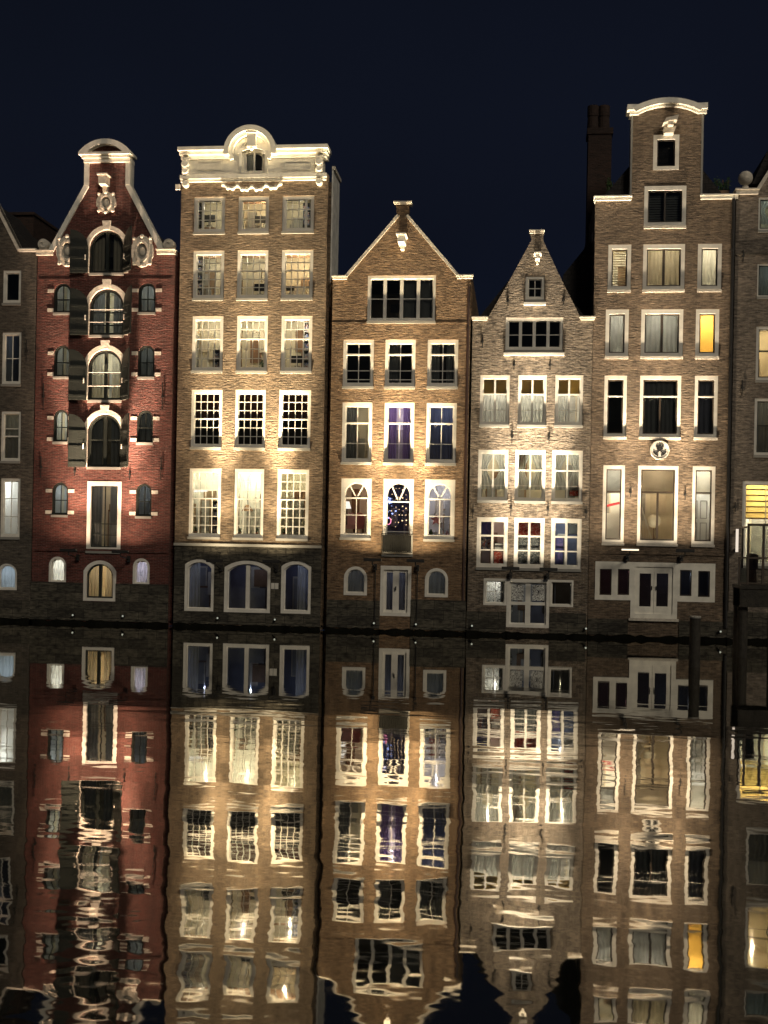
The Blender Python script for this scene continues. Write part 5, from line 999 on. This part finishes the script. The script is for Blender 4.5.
# ------------------------------------------------------------------ water and ground
def water_mat():
    m = bpy.data.materials.new('canal_water'); t = nt(m); N = t.nodes; L = t.links
    for n in list(N): N.remove(n)
    o = N.new('ShaderNodeOutputMaterial'); g = N.new('ShaderNodeBsdfGlossy'); g.inputs['Roughness'].default_value = 0.024; g.inputs['Color'].default_value = (0.95, 0.93, 0.88, 1)
    d = N.new('ShaderNodeBsdfDiffuse'); d.inputs['Color'].default_value = (0.012, 0.013, 0.010, 1)
    fr = N.new('ShaderNodeFresnel'); fr.inputs['IOR'].default_value = WIOR
    mx = N.new('ShaderNodeMixShader'); kf = N.new('ShaderNodeMath'); kf.operation = 'MULTIPLY_ADD'; kf.use_clamp = True; kf.inputs[1].default_value = 1.35; kf.inputs[2].default_value = 0.05; L.new(fr.outputs[0], kf.inputs[0]); L.new(kf.outputs[0], mx.inputs[0]); L.new(d.outputs[0], mx.inputs[1]); L.new(g.outputs[0], mx.inputs[2]); L.new(mx.outputs[0], o.inputs['Surface'])
    tc = N.new('ShaderNodeTexCoord'); sp = N.new('ShaderNodeSeparateXYZ'); L.new(tc.outputs['Object'], sp.inputs[0])
    def noise(scale, sx, sy, det, rough=0.5, dist=0.0):
        mp = N.new('ShaderNodeMapping'); mp.inputs['Scale'].default_value = (sx, sy, 1); L.new(tc.outputs['Object'], mp.inputs['Vector'])
        n = N.new('ShaderNodeTexNoise'); n.inputs['Scale'].default_value = scale; n.inputs['Detail'].default_value = det; n.inputs['Roughness'].default_value = rough; n.inputs['Distortion'].default_value = dist; L.new(mp.outputs[0], n.inputs['Vector']); return n
    a = noise(0.62, 0.45, 1.2, 2.0, 0.45, 0.3); b = noise(2.0, 0.75, 1.0, 2.0); c = noise(0.16, 1, 1, 2)
    def mul(s, k):
        q = N.new('ShaderNodeMath'); q.operation = 'MULTIPLY'; L.new(s, q.inputs[0])
        if isinstance(k, float): q.inputs[1].default_value = k
        else: L.new(k, q.inputs[1])
        return q.outputs[0]
    def add(p, q_):
        q = N.new('ShaderNodeMath'); q.operation = 'ADD'; L.new(p, q.inputs[0]); L.new(q_, q.inputs[1]); return q.outputs[0]
    h = add(mul(a.outputs['Fac'], WA), mul(b.outputs['Fac'], WB))
    # sheltered strip along the quay is calm
    ed = add(sp.outputs['Y'], mul(c.outputs['Fac'], 2.0))
    r = N.new('ShaderNodeMapRange'); r.interpolation_type = 'SMOOTHSTEP'; r.inputs['From Min'].default_value = -19.5; r.inputs['From Max'].default_value = -15.0; r.inputs['To Min'].default_value = 1; r.inputs['To Max'].default_value = 0.2; L.new(ed, r.inputs['Value'])
    # patches of stronger and weaker ripple
    r2 = N.new('ShaderNodeMapRange'); r2.inputs['From Min'].default_value = 0.35; r2.inputs['From Max'].default_value = 0.65; r2.inputs['To Min'].default_value = 0.6; r2.inputs['To Max'].default_value = 1.05; L.new(c.outputs['Fac'], r2.inputs['Value'])
    h = mul(mul(h, r.outputs[0]), r2.outputs[0])
    bp = N.new('ShaderNodeBump'); bp.inputs['Distance'].default_value = 1.0; bp.inputs['Strength'].default_value = 1.0; L.new(h, bp.inputs['Height'])
    L.new(bp.outputs['Normal'], g.inputs['Normal'])
    return m
WIOR, WA, WB = 2.0, 0.0108, 0.0024
m = MB().add([(-250, -160, 0), (250, -160, 0), (250, -0.1, 0), (-250, -0.1, 0)], [(0, 1, 2, 3)])
w = m.build('canal_water', water_mat(), None, origin=(0, 0, 0), rec=False); tag(w, 'dark rippled canal water mirroring the lit houses', 'water', kind='structure')
g = MB().add([(-400, 0.2, 0.18), (400, 0.2, 0.18), (400, 900, 0.18), (-400, 900, 0.18)], [(0, 1, 2, 3)]).build('ground', principled('ground_paving', (0.05, 0.048, 0.045), 0.9), None, origin=(0, 0, 0), rec=False); tag(g, 'paved ground behind the houses', 'ground', kind='structure')

# ------------------------------------------------------------------ night sky, faint moonlike fill, camera, render
W = bpy.data.worlds.new('World'); sc.world = W; W.use_nodes = True; t = W.node_tree; N = t.nodes; L = t.links
bg = N['Background']; sky = N.new('ShaderNodeTexSky'); sky.sky_type = 'NISHITA'; sky.sun_disc = False; sky.sun_elevation = R(-4.5); sky.sun_rotation = R(200)
tcw = N.new('ShaderNodeTexCoord'); spw = N.new('ShaderNodeSeparateXYZ'); L.new(tcw.outputs['Generated'], spw.inputs[0])
rw = N.new('ShaderNodeValToRGB'); e_ = rw.color_ramp.elements; e_[0].position = 0.0; e_[0].color = (0.0125, 0.0205, 0.040, 1); e_[1].position = 0.52; e_[1].color = (0.0018, 0.0038, 0.0115, 1)
q = e_.new(0.25); q.color = (0.0062, 0.0115, 0.028, 1)
L.new(spw.outputs['Z'], rw.inputs['Fac'])
nw = N.new('ShaderNodeTexNoise'); nw.inputs['Scale'].default_value = 1.6; nw.inputs['Detail'].default_value = 4; L.new(tcw.outputs['Generated'], nw.inputs['Vector'])
mrw = N.new('ShaderNodeMapRange'); mrw.inputs['From Min'].default_value = 0.3; mrw.inputs['From Max'].default_value = 0.7; mrw.inputs['To Min'].default_value = 0.65; mrw.inputs['To Max'].default_value = 1.5; L.new(nw.outputs['Fac'], mrw.inputs['Value'])
vw = N.new('ShaderNodeVectorMath'); vw.operation = 'SCALE'; L.new(rw.outputs[0], vw.inputs[0]); L.new(mrw.outputs[0], vw.inputs['Scale'])
aw = N.new('ShaderNodeVectorMath'); aw.operation = 'ADD'; L.new(vw.outputs[0], aw.inputs[0]); L.new(sky.outputs[0], aw.inputs[1])
L.new(aw.outputs[0], bg.inputs['Color']); bg.inputs['Strength'].default_value = 0.12
sun = light('SUN', (17, -28, 26), 0.27, (1.0, 0.88, 0.70), angle=R(16), aim=(0, 0, 7))
sun.name = 'town_glow'
cam = bpy.data.cameras.new('camera'); co = bpy.data.objects.new('camera', cam); COL.objects.link(co)
from mathutils import Matrix
co.matrix_world = Matrix.Translation((0, -D, CH)) @ Matrix.Rotation(YAW, 4, 'Z') @ Matrix.Rotation(R(90), 4, 'X') @ Matrix.Rotation(ROLL, 4, 'Z')
cam.sensor_fit = 'VERTICAL'; cam.sensor_height = 24; cam.lens = 24*F/1024; cam.shift_y = (HV-512)/1024; cam.clip_end = 3000; cam.clip_start = 0.1
sc.camera = co
sc.render.resolution_x, sc.render.resolution_y = 768, 1024
sc.render.engine = 'CYCLES'; sc.cycles.use_denoising = True; sc.cycles.max_bounces = 6; sc.cycles.transparent_max_bounces = 12; sc.cycles.sample_clamp_indirect = 6; sc.cycles.caustics_reflective = False; sc.cycles.caustics_refractive = False
sc.cycles.use_light_tree = True
sc.view_settings.view_transform = 'Standard'; sc.view_settings.look = 'None'; sc.view_settings.gamma = 1; sc.view_settings.exposure = 1.6
